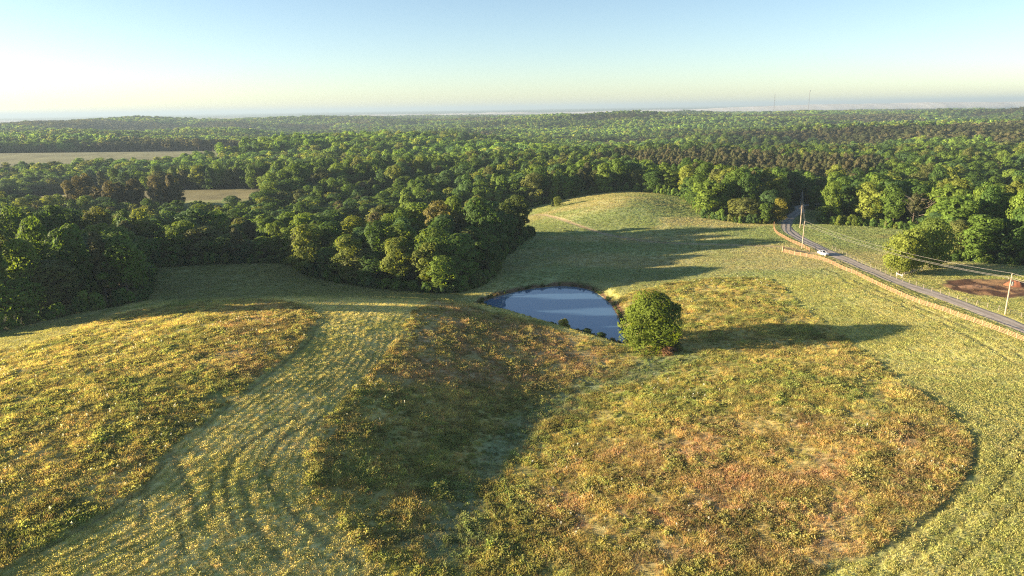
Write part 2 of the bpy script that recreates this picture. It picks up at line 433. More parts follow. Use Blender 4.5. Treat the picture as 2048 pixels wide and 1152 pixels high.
def relief(x, y, m):
    """small relief of the turf: rows left by the mower, ruts, furrows for grass-edge shade, tussocks"""
    near = (1 - sstep(300, 420, y)) * (1 - sstep(190, 260, np.abs(x - 20)))
    tall = m['tall']
    z = (fbm(x, y, 3.2, 3) - .5) * (.08 + .16 * tall) * near
    z = z + tall * (.08 + .14 * (fbm(x + 77, y, 2.2, 2) - .5)) * near
    rows = np.sin(m['row'] * 2 * math.pi / 1.45 + 1.0 * (fbm(x, y, 24, 2) - .5))
    z = z + (1 - tall) * .045 * rows * near * (np.abs(m['row']) < 40) * (y < 235)
    z = z - .18 * (1 - sstep(.1, .6, m['rut_edge_shade'])) * near
    z = z - .10 * (1 - sstep(.6, 1.3, m['track']))
    z = z + m['dirt'] * .6 * (fbm(x, y, 4, 3) - .3)
    k = sstep(2.4, 4.2, m['road'])
    pond_far = sstep(0.2, 1.5, line_dist(x, y, POND, True)[0]) if len(x) < 1000000 else 1
    return z * k * pond_far

def mesh_from(name, verts, faces, mat=None, smooth=False):
    me = bpy.data.meshes.new(name)
    verts = np.asarray(verts, np.float32); faces = np.asarray(faces, np.int32)
    k = faces.shape[1]
    me.vertices.add(len(verts)); me.vertices.foreach_set('co', verts.ravel())
    me.loops.add(faces.size); me.loops.foreach_set('vertex_index', faces.ravel())
    me.polygons.add(len(faces)); me.polygons.foreach_set('loop_start', np.arange(0, faces.size, k, dtype=np.int32))
    me.polygons.foreach_set('use_smooth', np.full(len(faces), smooth))
    me.update(calc_edges=True)
    if mat: me.materials.append(mat)
    return me

def link(name, data, parent=None, **props):
    o = bpy.data.objects.new(name, data); COL.objects.link(o)
    if parent is not None: o.parent = parent
    for k, v in props.items(): o[k] = v
    return o

def set_col(me, name, c, domain='POINT'):
    a = me.attributes.new(name, 'FLOAT_COLOR', domain)
    a.data.foreach_set('color', np.hstack([c, np.ones((len(c), 1))]).astype(np.float32).ravel())

def build_ground():
    X, Y = np.meshgrid(GX, GY)
    x = X.ravel(); y = Y.ravel()
    z = height(x, y)
    near = (y > 30) & (y < 480) & (np.abs(x) < 330)
    xn, yn = x[near], y[near]
    m = masks(xn, yn)
    z[near] += relief(xn, yn, m)
    c = np.zeros((len(x), 3))
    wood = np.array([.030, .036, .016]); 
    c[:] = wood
    op = in_poly(x, y, FIELD) | in_poly(x, y, CLEAR1) | in_poly(x, y, CLEAR2) | in_poly(x, y, CLEAR3)
    c[op] = (.20, .18, .085)
    c2 = in_poly(x, y, CLEAR2)
    c[c2] = (.19, .19, .10)
    cn = cover_colour(xn, yn, m)
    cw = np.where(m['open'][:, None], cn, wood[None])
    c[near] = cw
    d = np.hypot(x, y)
    f = sstep(4800, 6500, d)
    c = mixc(c, (.05, .07, .03), f)
    nx, ny = len(GX), len(GY)
    i = np.arange(nx * ny).reshape(ny, nx)
    faces = np.stack([i[:-1, :-1], i[:-1, 1:], i[1:, 1:], i[1:, :-1]], -1).reshape(-1, 4)
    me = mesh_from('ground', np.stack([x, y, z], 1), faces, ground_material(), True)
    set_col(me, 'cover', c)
    return link('ground', me, kind='structure', label='rolling hay meadow and wooded country running to the horizon')
build_ground()

# ------------------------------------------------------------------ strips: road
def road_material():
    m, nt, out = new_mat('gravel')
    L = nt.links
    b = nt.nodes.new('ShaderNodeBsdfPrincipled'); b.inputs['Roughness'].default_value = .9
    g = nt.nodes.new('ShaderNodeNewGeometry')
    n = nt.nodes.new('ShaderNodeTexNoise'); n.inputs['Scale'].default_value = .35; n.inputs['Detail'].default_value = 8; n.inputs['Roughness'].default_value = .7
    L.new(g.outputs['Position'], n.inputs['Vector'])
    r = nt.nodes.new('ShaderNodeValToRGB')
    r.color_ramp.elements[0].position = .3; r.color_ramp.elements[0].color = (.15, .125, .105, 1)
    r.color_ramp.elements[1].position = .72; r.color_ramp.elements[1].color = (.36, .31, .265, 1)
    L.new(n.outputs['Fac'], r.inputs[0])
    at_ = nt.nodes.new('ShaderNodeAttribute'); at_.attribute_name = 'wear'
    mx = nt.nodes.new('ShaderNodeMix'); mx.data_type = 'RGBA'; mx.inputs['B'].default_value = (.46, .42, .38, 1)
    L.new(at_.outputs['Fac'], mx.inputs['Factor']); L.new(r.outputs[0], mx.inputs['A'])
    L.new(mx.outputs['Result'], b.inputs['Base Color'])
    bp = nt.nodes.new('ShaderNodeBump'); bp.inputs['Strength'].default_value = .4; bp.inputs['Distance'].default_value = .08
    n2 = nt.nodes.new('ShaderNodeTexNoise'); n2.inputs['Scale'].default_value = 4; n2.inputs['Detail'].default_value = 6
    L.new(g.outputs['Position'], n2.inputs['Vector']); L.new(n2.outputs['Fac'], bp.inputs['Height']); L.new(bp.outputs[0], b.inputs['Normal'])
    L.new(b.outputs[0], out.inputs['Surface'])
    return m

def resample(pts, step):
    p = np.array(pts); s = np.concatenate([[0], np.cumsum(np.hypot(*np.diff(p, axis=0).T))])
    t = np.arange(0, s[-1], step)
    return np.stack([np.interp(t, s, p[:, 0]), np.interp(t, s, p[:, 1])], 1)

def tangents(p):
    t = np.gradient(p, axis=0)
    return t / (np.linalg.norm(t, axis=1)[:, None] + 1e-9)

def build_road():
    p = resample(ROAD, 1.0); t = tangents(p); nrm = np.stack([-t[:, 1], t[:, 0]], 1)
    k = 11; offs = np.linspace(-1, 1, k)
    hw = 2.45 + .25 * np.sin(np.arange(len(p)) * .37) * np.sin(np.arange(len(p)) * .11)
    V = []; W = []
    for i in range(len(p)):
        for o in offs:
            jit = (random.random() - .5) * .25 if abs(o) > .99 else 0
            q = p[i] + nrm[i] * (o * hw[i] + jit)
            V.append(q); W.append(math.exp(-((abs(o) - .42) / .16) ** 2) * .55)
    V = np.array(V)
    z = height(V[:, 0], V[:, 1]) + .07
    z[0::k] -= .12; z[k - 1::k] -= .12
    i = np.arange(len(p) * k).reshape(len(p), k)
    f = np.stack([i[:-1, :-1], i[:-1, 1:], i[1:, 1:], i[1:, :-1]], -1).reshape(-1, 4)
    me = mesh_from('road', np.column_stack([V, z]), f, road_material(), True)
    a = me.attributes.new('wear', 'FLOAT', 'POINT'); a.data.foreach_set('value', np.array(W, np.float32))
    link('road', me, kind='structure', label='grey gravel lane curving along the rail fence into the wood')
build_road()

# ------------------------------------------------------------------ pond water
def build_pond():
    m, nt, out = new_mat('pond_water')
    b = nt.nodes.new('ShaderNodeBsdfPrincipled')
    b.inputs['Base Color'].default_value = (.075, .145, .245, 1); b.inputs['Roughness'].default_value = .03; b.inputs['IOR'].default_value = 1.6
    g = nt.nodes.new('ShaderNodeNewGeometry')
    n = nt.nodes.new('ShaderNodeTexNoise'); n.inputs['Scale'].default_value = .5; n.inputs['Detail'].default_value = 3
    bp = nt.nodes.new('ShaderNodeBump'); bp.inputs['Strength'].default_value = .02; bp.inputs['Distance'].default_value = .1
    nt.links.new(g.outputs['Position'], n.inputs['Vector']); nt.links.new(n.outputs['Fac'], bp.inputs['Height']); nt.links.new(bp.outputs[0], b.inputs['Normal'])
    nt.links.new(b.outputs[0], out.inputs['Surface'])
    c = np.mean(np.array(POND), axis=0)
    V = [(c[0], c[1], POND_Z)] + [(c[0] + (x - c[0]) * 1.05, c[1] + (y - c[1]) * 1.05, POND_Z) for x, y in POND]
    n_ = len(POND)
    f = [(0, i + 1, (i + 1) % n_ + 1) for i in range(n_)]
    me = mesh_from('pond_water', V, f, m)
    link('pond_water', me, kind='structure', label='still blue farm pond below the grassy bank')
build_pond()

# ------------------------------------------------------------------ plants: shapes
def leaf_quads(P, Nrm, size, r, long=1.35):
    """one bent diamond per leaf spray"""
    n = len(P)
    Nrm = Nrm / (np.linalg.norm(Nrm, axis=1)[:, None] + 1e-9)
    a = r.normal(size=(n, 3)); t = np.cross(Nrm, a); t /= np.linalg.norm(t, axis=1)[:, None] + 1e-9
    b = np.cross(Nrm, t)
    s = (size * (.6 + .8 * r.random(n)))[:, None]
    V = np.stack([P - t * s * long * .5, P - b * s * .42 - Nrm * s * .12, P + t * s * long * .5, P + b * s * .42 - Nrm * s * .12], 1).reshape(-1, 3)
    return V, np.arange(4 * n).reshape(n, 4)

def crown_arrays(seed, h, w, base, lobes, per, leaf, shape='round', fill=.18):
    """leaf sprays on the skins of many overlapping boughs, plus some inside"""
    r = np.random.default_rng(seed)
    z0 = h * base
    C, R = [], []
    for k in range(lobes):
        u = (k + r.random()) / lobes
        zt = u ** .85
        if shape == 'round': prof = math.sqrt(max(0, 1 - (2 * zt * .92 - .84) ** 2)) * (.94 if zt < .5 else 1)
        elif shape == 'cone': prof = (1 - zt) ** .8 * .95 + .1
        elif shape == 'dome': prof = math.sqrt(max(0, 1 - zt ** 2.4)) * .95 + .08
        elif shape == 'pine': prof = .35 + .65 * math.sin(math.pi * min(1, zt * .9 + .12))
        else: prof = .6 + .4 * math.sin(math.pi * zt)
        ang = k * 2.399 + r.normal() * .5
        rad = w * .5 * prof * math.sqrt(r.random()) * .78
        lr = w * (.10 + .15 * r.random() ** 1.5) * (.85 + .3 * prof)
        C.append((rad * math.cos(ang) + r.normal() * .035 * w, rad * math.sin(ang) + r.normal() * .035 * w, z0 + (h - z0) * (zt * .9 + .03)))
        R.append(lr)
    C = np.array(C); R = np.array(R)
    Ps, Ns = [], []
    cen = np.array([0, 0, z0 + (h - z0) * .42])
    for c, lr in zip(C, R):
        d = r.normal(size=(per, 3)); d[:, 2] += .25
        d /= np.linalg.norm(d, axis=1)[:, None]
        flat = np.array([1, 1, .78])
        p = c + d * flat * lr * (.78 + .3 * r.random((per, 1)))
        o = p - cen; o /= np.linalg.norm(o, axis=1)[:, None] + 1e-9
        nr = d + .6 * o + .30 * r.normal(size=(per, 3))
        dd = np.linalg.norm((p[:, None] - C[None]) / flat, axis=2) / R[None]
        keep = (dd.min(axis=1) > .6) | (r.random(per) < fill)
        Ps.append(p[keep]); Ns.append(nr[keep])
    P = np.concatenate(Ps); Nn = np.concatenate(Ns)
    V, Fq = leaf_quads(P, Nn, leaf, r)
    bough = np.repeat(.85 + .3 * r.random(len(Ps)), [len(q) for q in Ps])
    return V, Fq, (bough * (.80 + .40 * r.random(len(P)))).astype(np.float32)

def tube(path, radii, sides=7):
    path = np.array(path, float); n = len(path)
    V = []; Fq = []
    for i in range(n):
        t = path[min(i + 1, n - 1)] - path[max(i - 1, 0)]; t /= np.linalg.norm(t) + 1e-9
        a = np.cross(t, (0.3, 1, 0.1)); a /= np.linalg.norm(a) + 1e-9
        b = np.cross(t, a)
        for k in range(sides):
            an = 2 * math.pi * k / sides
            V.append(path[i] + radii[i] * (a * math.cos(an) + b * math.sin(an)))
    for i in range(n - 1):
        for k in range(sides):
            Fq.append((i * sides + k, i * sides + (k + 1) % sides, (i + 1) * sides + (k + 1) % sides, (i + 1) * sides + k))
    return np.array(V), np.array(Fq)

def merge(parts):
    V = []; Fc = []; o = 0
    for v, f in parts:
        V.append(v); Fc.append(np.asarray(f) + o); o += len(v)
    return np.concatenate(V), np.concatenate(Fc)

def trunk_arrays(seed, h, w, r0, limbs=7, base=.2, reach=.34, sub=False):
    r = np.random.default_rng(seed)
    lean = r.normal(size=2) * .02 * h
    zs = np.linspace(-.5, h * .88, 7)
    path = [(lean[0] * (z / h) ** 1.5 if z > 0 else 0, lean[1] * (z / h) ** 1.5 if z > 0 else 0, z) for z in zs]
    rad = [r0 * (1.25 if i == 0 else 1) * (1 - .86 * i / 6) for i in range(7)]
    parts = [tube(path, rad)]
    for k in range(limbs):
        z = h * (base + (.82 - base) * (k + r.random()) / limbs)
        an = k * 2.4 + r.random(); L = w * reach * (1.1 - .5 * z / h) * (.8 + .4 * r.random())
        x0, y0 = lean * (z / h) ** 1.5
        e = (x0 + L * math.cos(an), y0 + L * math.sin(an), z + L * (.45 + .4 * r.random()))
        md = ((x0 + e[0]) / 2, (y0 + e[1]) / 2, z * .55 + e[2] * .45 - .1 * L)
        rr = r0 * (.45 - .25 * z / h)
        parts.append(tube([(x0, y0, z), md, e], [rr, rr * .65, rr * .25], 5))
        if sub:
            for s_ in range(4):
                a2 = an + r.normal() * .8; q = .45 + .5 * r.random()
                b0 = np.array((x0, y0, z)) * (1 - q) + np.array(e) * q
                l2 = L * .45
                parts.append(tube([b0, b0 + np.array([l2 * .5 * math.cos(a2), l2 * .5 * math.sin(a2), l2 * .25]), b0 + np.array([l2 * math.cos(a2), l2 * math.sin(a2), l2 * (.2 + .5 * r.random())])], [rr * .45, rr * .3, rr * .12], 4))
    return merge(parts)

def crown_mesh(name, arr, mat):
    V, Fq, var = arr
    me = mesh_from(name, V, Fq, mat, False)
    a = me.attributes.new('var', 'FLOAT', 'FACE'); a.data.foreach_set('value', var)
    return me

def combo_mesh(name, arr, trunk, leafm, barkm=None):
    """crown and trunk in one mesh, for the mass of far trees only"""
    V, Fq, var = arr
    v2, f2 = merge([(V, Fq), trunk]) if trunk is not None else (V, Fq)
    me = mesh_from(name, v2, f2, leafm, False)
    if trunk is not None:
        me.materials.append(barkm or M_BARK)
        mi = np.zeros(len(f2), np.int32); mi[len(Fq):] = 1
        me.polygons.foreach_set('material_index', mi)
    a = me.attributes.new('var', 'FLOAT', 'FACE'); a.data.foreach_set('value', np.concatenate([var, np.ones(len(f2) - len(Fq), np.float32)]))
    return me

# ------------------------------------------------------------------ scattered masses (points that carry a copy each)
def source_collection(name, meshes):
    c = bpy.data.collections.new(name)
    for i, me in enumerate(meshes):
        o = bpy.data.objects.new('%s_%02d' % (name, i), me); c.objects.link(o)
    return c

def scatter(name, coll, P, vid, rot, scl, tint, **props):
    me = bpy.data.meshes.new(name)
    me.vertices.add(len(P)); me.vertices.foreach_set('co', np.asarray(P, np.float32).ravel())
    a = me.attributes.new('vid', 'INT', 'POINT'); a.data.foreach_set('value', np.asarray(vid, np.int32))
    a = me.attributes.new('rot', 'FLOAT_VECTOR', 'POINT'); a.data.foreach_set('vector', np.asarray(rot, np.float32).ravel())
    a = me.attributes.new('scl', 'FLOAT_VECTOR', 'POINT'); a.data.foreach_set('vector', np.asarray(scl, np.float32).ravel())
    set_col(me, 'tint', np.asarray(tint))
    o = link(name, me, **props)
    ng = bpy.data.node_groups.new(name + '_nodes', 'GeometryNodeTree')
    ng.interface.new_socket('Geometry', in_out='INPUT', socket_type='NodeSocketGeometry')
    ng.interface.new_socket('Geometry', in_out='OUTPUT', socket_type='NodeSocketGeometry')
    n = ng.nodes; L = ng.links
    gi = n.new('NodeGroupInput'); go = n.new('NodeGroupOutput')
    iop = n.new('GeometryNodeInstanceOnPoints')
    ci = n.new('GeometryNodeCollectionInfo'); ci.inputs['Collection'].default_value = coll
    ci.inputs['Separate Children'].default_value = True; ci.inputs['Reset Children'].default_value = True
    def attr(nm, ty):
        q = n.new('GeometryNodeInputNamedAttribute'); q.data_type = ty; q.inputs['Name'].default_value = nm
        return q.outputs['Attribute']
    iop.inputs['Pick Instance'].default_value = True
    L.new(gi.outputs[0], iop.inputs['Points']); L.new(ci.outputs[0], iop.inputs['Instance'])
    L.new(attr('vid', 'INT'), iop.inputs['Instance Index'])
    e2r = n.new('FunctionNodeEulerToRotation'); L.new(attr('rot', 'FLOAT_VECTOR'), e2r.inputs[0]); L.new(e2r.outputs[0], iop.inputs['Rotation'])
    L.new(attr('scl', 'FLOAT_VECTOR'), iop.inputs['Scale'])
    L.new(iop.outputs[0], go.inputs[0])
    md = o.modifiers.new('scatter', 'NODES'); md.node_group = ng
    return o

# ------------------------------------------------------------------ grass
def tuft_mesh(name, seed, blades, hgt, rad, width, droop=.35, heads=False):
    r = np.random.default_rng(seed)
    V = []; Fc = []; var = []
    for k in range(blades):
        a = r.random() * 6.283; q = rad * math.sqrt(r.random())
        x, y = q * math.cos(a), q * math.sin(a)
        b = a + r.normal() * .9; hh = hgt * (.55 + .6 * r.random()); d = droop * hh * r.random() * 1.6
        w = width * (.6 + .8 * r.random()); c = r.random() * 6.283
        wx, wy = w * .5 * math.cos(c), w * .5 * math.sin(c)
        mx, my = x + d * .35 * math.cos(b), y + d * .35 * math.sin(b)
        tx, ty = x + d * math.cos(b), y + d * math.sin(b)
        o = len(V)
        V += [(x - wx * .6, y - wy * .6, -.05), (x + wx * .6, y + wy * .6, -.05), (mx + wx, my + wy, hh * .6), (mx - wx, my - wy, hh * .6), (tx + wx * .3, ty + wy * .3, hh), (tx - wx * .3, ty - wy * .3, hh * .97)]
        Fc += [(o, o + 1, o + 2, o + 3), (o + 3, o + 2, o + 4, o + 5)]
        s = .85 + .3 * r.random(); var += [s * .92, s * 1.05]
    me = mesh_from(name, np.array(V), np.array(Fc), M_GRASS_I)
    at_ = me.attributes.new('var', 'FLOAT', 'FACE'); at_.data.foreach_set('value', np.array(var, np.float32))
    return me

def weed_mesh(name, seed, n, hgt, rad, leaf):
    r = np.random.default_rng(seed)
    P = np.stack([r.normal(size=n) * rad * .5, r.normal(size=n) * rad * .5, hgt * (.15 + .85 * r.random(n) ** .8)], 1)
    V, Fq = leaf_quads(P, r.normal(size=(n, 3)) + np.array([0, 0, .6]), leaf, r)
    me = mesh_from(name, V, Fq, M_GRASS_I)
    a = me.attributes.new('var', 'FLOAT', 'FACE'); a.data.foreach_set('value', (.82 + .36 * r.random(n)).astype(np.float32))
    return me

def build_grass():
    tufts = [tuft_mesh('t', 1, 26, .30, .46, .05, .6), tuft_mesh('t', 2, 26, .26, .50, .055, .7), tuft_mesh('t', 3, 20, .38, .40, .045, .5),
             weed_mesh('t', 4, 44, .34, .42, .14), weed_mesh('t', 5, 40, .27, .50, .15),
             tuft_mesh('t', 6, 22, .12, .50, .06, 1.0), tuft_mesh('t', 7, 20, .09, .55, .07, 1.2), weed_mesh('t', 8, 7, .75, .16, .13)]
    coll = source_collection('grass_tuft', tufts)
    r = np.random.default_rng(3)
    Xs, Ys = [], []
    # density falls off with distance from the camera
    for y0, y1, dens in ((62, 95, 7.5), (95, 130, 6.0), (130, 170, 4.6), (170, 240, 3.0), (240, 420, 1.3)):
        x0, x1 = -y1 * .85 - 8, y1 * .85 + 8
        n = int((x1 - x0) * (y1 - y0) * dens)
        Xs.append(x0 + (x1 - x0) * r.random(n)); Ys.append(y0 + (y1 - y0) * r.random(n))
    x = np.concatenate(Xs); y = np.concatenate(Ys)
    ok = np.abs(x) < y * .85 + 8
    x, y = x[ok], y[ok]
    m = masks(x, y)
    ok = m['open'] & (m['road'] > 3.0) & (m['rut_edge_shade'] > .34) & ~in_poly(x, y, POND) & ((m['track'] > 1.6) | (r.random(len(x)) < .12)) & ((m['dirt'] < .3) | (r.random(len(x)) < .06)) & ((m['bank'] < .5) | (r.random(len(x)) < .3)) & (m['open'])
    x, y = x[ok], y[ok]; m = {k: v[ok] for k, v in m.items()}
    tall = m['tall'] > .5
    n = len(x)
    rows = np.sin(m['row'] * 2 * math.pi / 1.45 + 1.0 * (fbm(x, y, 24, 2) - .5))
    thin = (~tall) & (rows < -.55) & (y < 235) & (r.random(n) < .6)
    patch = fbm(x + 40, y + 90, 5.0, 3)
    gap = tall & (patch < .38) & (r.random(n) < .4)
    keep = ~(thin | gap)
    x, y, tall, patch = x[keep], y[keep], tall[keep], patch[keep]; m = {k: v[keep] for k, v in m.items()}
    n = len(x)
    c = cover_colour(x, y, m)
    c = c * np.where(tall[:, None], .82 + .4 * r.random((n, 1)), .90 + .22 * r.random((n, 1))) * (1 + np.where(tall[:, None], .09, .05) * r.normal(size=(n, 3))).clip(.6, 1.5)
    vid = np.where(tall, r.integers(0, 3, n), r.integers(5, 7, n))
    p = r.random(n)
    greenw = tall & (fbm(x, y, 5, 3) + .35 * (vnoise(x / 1.1, y / 1.1) - .5) > .53) & (p < .36)
    vid = np.where(greenw, r.integers(3, 5, n), vid)
    c = np.where(greenw[:, None], c * .5 + np.array([[.16, .20, .055]]) * .6 * (.7 + .6 * r.random((n, 1))), c)
    rust = tall & (p > .965) & (m['brown'] < .9)
    c = np.where(rust[:, None], np.array([[.33, .215, .10]]) * (.7 + .6 * r.random((n, 1))), c)
    weed2 = (~tall) & (p < .012)
    vid = np.where(weed2, r.integers(3, 5, n), vid)
    cl = fbm(x + 13, y + 31, 1.7, 2)
    c = np.where(tall[:, None], c * (.78 + .5 * sstep(.25, .75, cl))[:, None], c * (.9 + .25 * sstep(.3, .7, cl))[:, None])
    dk = tall & (fbm(x + 70, y + 20, 3.0, 2) > .60)
    c = np.where(dk[:, None], c * .75, c)
    fl = tall & (fbm(x + 9, y, 20, 2) > .56) & (r.random(n) < .012)
    vid = np.where(fl, 7, vid); c = np.where(fl[:, None], np.array([[.72, .72, .66]]), c)
    sw = m['swale'] > .5
    s = (.75 + .6 * r.random(n)) * np.where(tall, .9 + .7 * (patch - .4), 1.0) * np.where(sw, .8, 1.0) * np.where(tall, .72 + .6 * cl, .8 + .4 * cl) * np.where(y > 240, 1.35, 1.0) * np.where(y > 170, 1.12, 1.0)
    s = s.clip(.3, 1.9)
    scl = np.stack([s * 1.1, s * 1.1, s * np.where(weed2, .5, 1)], 1)
    scl[fl] = .55 * scl[fl] + .3
    rot = np.stack([r.normal(size=n) * .08, r.normal(size=n) * .08, r.random(n) * 6.283], 1)
    z = height(x, y) + relief(x, y, m) - np.where(tall, .06, .02)
    scatter('meadow_grass', coll, np.stack([x, y, z], 1), vid, rot, scl, c, kind='stuff', label='uncut and mown meadow grass with tan stems and green weeds')
    return n
print('tufts', build_grass())

# ------------------------------------------------------------------ where trees stand
GREENS = np.array([(.105, .170, .030), (.145, .210, .036), (.066, .120, .027), (.130, .150, .044), (.078, .140, .050), (.180, .215, .040), (.115, .105, .050)])
PINE_C = np.array([(.096, .104, .046), (.080, .096, .040), (.116, .110, .054)])


SPECIAL = [
 ('willow_tree', 'willow', 1303, 690, 11.8, 16.2, (.120, .165, .020), 'broad yellow-green tree reaching the ground at the near end of the pond'),
 ('young_tree', 'airy', 1319, 694, 5.4, 5.0, (.115, .175, .032), 'small bright green tree in front of the broad tree by the pond'),
 ('dry_brush', 'bush', 1338, 707, 1.5, 4.6, (.26, .15, .085), 'low reddish dry brush at the foot of the broad pond tree'),
 ('dry_brush', 'bush', 1356, 700, 1.7, 3.0, (.13, .15, .04), 'low green-brown brush right of the broad pond tree'),
 ('pond_shrub', 'bush', None, (13.4, 168.9), 2.8, 3.3, (.26, .26, .05), 'lone yellow shrub on the near shore of the pond'),
 ('pond_shrub', 'bush', None, (18.7, 163.9), 1.7, 3.0, (.07, .11, .03), 'low dark green shrub on the pond shore between yellow shrub and broad tree'),
 ('pond_shrub', 'bush', None, (21.8, 161.0), 1.6, 3.0, (.06, .10, .03), 'low dark green shrub on the pond shore nearest the broad tree'),
 ('pond_shrub', 'bush', None, (10.2, 172.2), 1.0, 2.2, (.07, .11, .03), 'very low green shrub on the pond shore left of the yellow shrub'),
 ('roadside_tree', 'airy', 1797, 549, 12.0, 9.5, (.200, .240, .045), 'pale green tree nearest the lane, leftmost of the roadside clump'),
 ('roadside_tree', 'airy', 1824, 545, 13.5, 10.0, (.180, .225, .042), 'pale green middle tree of the roadside clump'),
 ('roadside_tree', 'two', 1858, 536, 15.5, 13.5, (.125, .175, .036), 'large darker tree at the right of the roadside clump'),
 ('young_tree', 'airy', 1116, 414, 5.6, 4.4, (.120, .150, .030), 'lone small tree on the open ground before the wood behind the crest'),
 ('field_shrub', 'bush', 1105, 414, 3.0, 2.4, (.06, .09, .03), 'small dark shrub left of the lone small field tree'),
 ('edge_tree', 'round', 1556, 447, 11.5, 8.0, (.19, .18, .030), 'yellow-green tree at the wood corner beside the bend of the lane'),
 ('edge_tree', 'tall', 1531, 448, 9.5, 6.5, (.10, .16, .03), 'fresh green small tree left of the yellow-green corner tree'),
 ('edge_tree', 'tall', 1465, 440, 10, 6.0, (.15, .17, .04), 'pale small tree at the wood edge by the crest field'),
 ('edge_shrub', 'bush', 1679, 450, 4.2, 4.2, (.14, .18, .028), 'bright shrub at the paddock edge, left of the bright pair'),
 ('edge_shrub', 'bush', 1703, 451, 4.8, 4.8, (.13, .175, .028), 'bright shrub at the paddock edge, right of the bright pair'),
 ('copse_tree', 'broad', 622, 545, 17.5, 14.0, (.155, .190, .036), 'large yellow-green tree at the left corner of the copse beside the pond'),
 ('copse_tree', 'high', None, (-28, 262), 21.0, 12.5, (.165, .155, .050), 'tall tan-green tree standing above the middle of the copse'),
 ('copse_tree', 'high', 1036, 478, 18.5, 12.5, (.075, .105, .025), 'tall dark tree with visible trunk at the right end of the copse'),
 ('copse_tree', 'high', 1012, 492, 17.5, 10.5, (.070, .100, .025), 'dark tree second from the right end of the copse'),
 ('copse_tree', 'round', 985, 545, 10.5, 9.0, (.075, .125, .030), 'small rounded blue-green tree at the right front corner of the copse'),
 ('copse_tree', 'round', 800, 572, 16.5, 11.5, (.155, .190, .036), 'round yellow-green tree in the middle of the copse front'),
 ('copse_tree', 'round', 862, 578, 15.5, 10.5, (.155, .190, .036), 'yellow-green tree right of centre on the copse front'),
 ('copse_tree', 'tall', 700, 565, 16, 10.0, (.155, .190, .036), 'pale green tree left of centre on the copse front'),
]

def wood_points():
    r = np.random.default_rng(21)
    s = 8.4
    gx, gy = np.meshgrid(np.arange(-330, 420, s), np.arange(130, 700, s))
    x = gx.ravel() + r.uniform(-.42, .42, gx.size) * s + (np.round(gy.ravel() / s) % 2) * s * .5
    y = gy.ravel() + r.uniform(-.42, .42, gx.size) * s
    vis = ((np.abs(x) < y * .82 + 20) & (x > -y * .77 - 6)) | ((x < 0) & (x > -y * .77 - 6) & (y > 175)) 
    op = in_poly(x, y, FIELD) | in_poly(x, y, CLEAR1) | in_poly(x, y, CLEAR2)
    op &= ~(((x + 248) / 40) ** 2 + ((y - 437) / 15) ** 2 < 1)
    de, _ = line_dist(x, y, FIELD, True)
    dr, _ = line_dist(x, y, ROAD)
    ok = vis & ~op & (de > 1.6) & (dr > 6.0)
    for q in SPECIAL:
        sxx, syy = q[3] if q[2] is None else G(q[2], q[3])
        ok &= np.hypot(x - sxx, y - syy) > .42 * q[5]
    return x[ok], y[ok], de[ok]

# ------------------------------------------------------------------ tree kinds
BROAD = []      # (crown mesh, trunk mesh, height, width)
SPEC = [(17, 9.5, .16, 'round'), (18.5, 8.5, .20, 'round'), (16, 11, .14, 'dome'), (19, 9.5, .22, 'dome'), (17.5, 8, .10, 'tall'), (15, 9.5, .08, 'round'), (18, 10.5, .25, 'round'), (14, 7.5, .06, 'cone')]
for i, (h, w, b, sh) in enumerate(SPEC):
    BROAD.append((crown_mesh('broadleaf_crown', crown_arrays(100 + i, h, w, b, 46, 130, .52, sh), M_LEAF),
                  mesh_from('broadleaf_trunk', *trunk_arrays(200 + i, h, w, .26), M_BARK, True), h, w))
PINES = []
for i, (h, w, b) in enumerate([(19, 6.0, .45), (17, 5.2, .38)]):
    PINES.append((crown_mesh('pine_crown', crown_arrays(300 + i, h, w, b, 24, 110, .55, 'pine'), M_LEAF),
                  mesh_from('pine_trunk', *trunk_arrays(310 + i, h, w, .22, 9, .3), M_BARK, True), h, w))

def tree(name, kind, x, y, h, w, rz, col, label, group=None, cat='tree', sink=0.0):
    cm, tm, h0, w0 = kind
    root = link(name, None, label=label, category=cat)
    if group: root['group'] = group
    root.location = (x, y, h1(x, y) - sink); root.rotation_euler = (0, 0, rz)
    root.scale = (w / w0, w / w0, h / h0)
    t = link('trunk', tm, root)
    c = link('crown', cm, root); c.color = (*col, 1)
    return root

ORD = 'first second third fourth fifth sixth seventh eighth ninth tenth eleventh twelfth thirteenth fourteenth fifteenth sixteenth seventeenth eighteenth nineteenth twentieth'.split()
def ordinal(i):
    return ORD[i] if i < 20 else ('twenty-' + ORD[i - 20] if i < 29 else ('thirtieth' if i == 29 else 'thirty-' + ORD[i - 30]))

def region(x, y):
    if x < -85 and y < 262: return 'left wood'
    if -90 <= x < 16 and y < 300: return 'copse'
    if x < 16: return 'back wood'
    if x < 128 + max(0, y - 320) * .55: return 'crest wood'
    return 'lane wood'
PLACE = {'left wood': 'wood left of the hill', 'copse': 'copse beside the pond', 'back wood': 'wood behind the copse',
         'crest wood': 'wood behind the crest', 'lane wood': 'wood right of the lane'}

def to_px(x, y, z):
    v = np.stack([x, y, z - CAM_H], -1)
    d = v @ np.array(FWD); return 1024 + F * (v @ np.array(RIGHT)) / d, 576 - F * (v @ np.array(UP)) / d, d

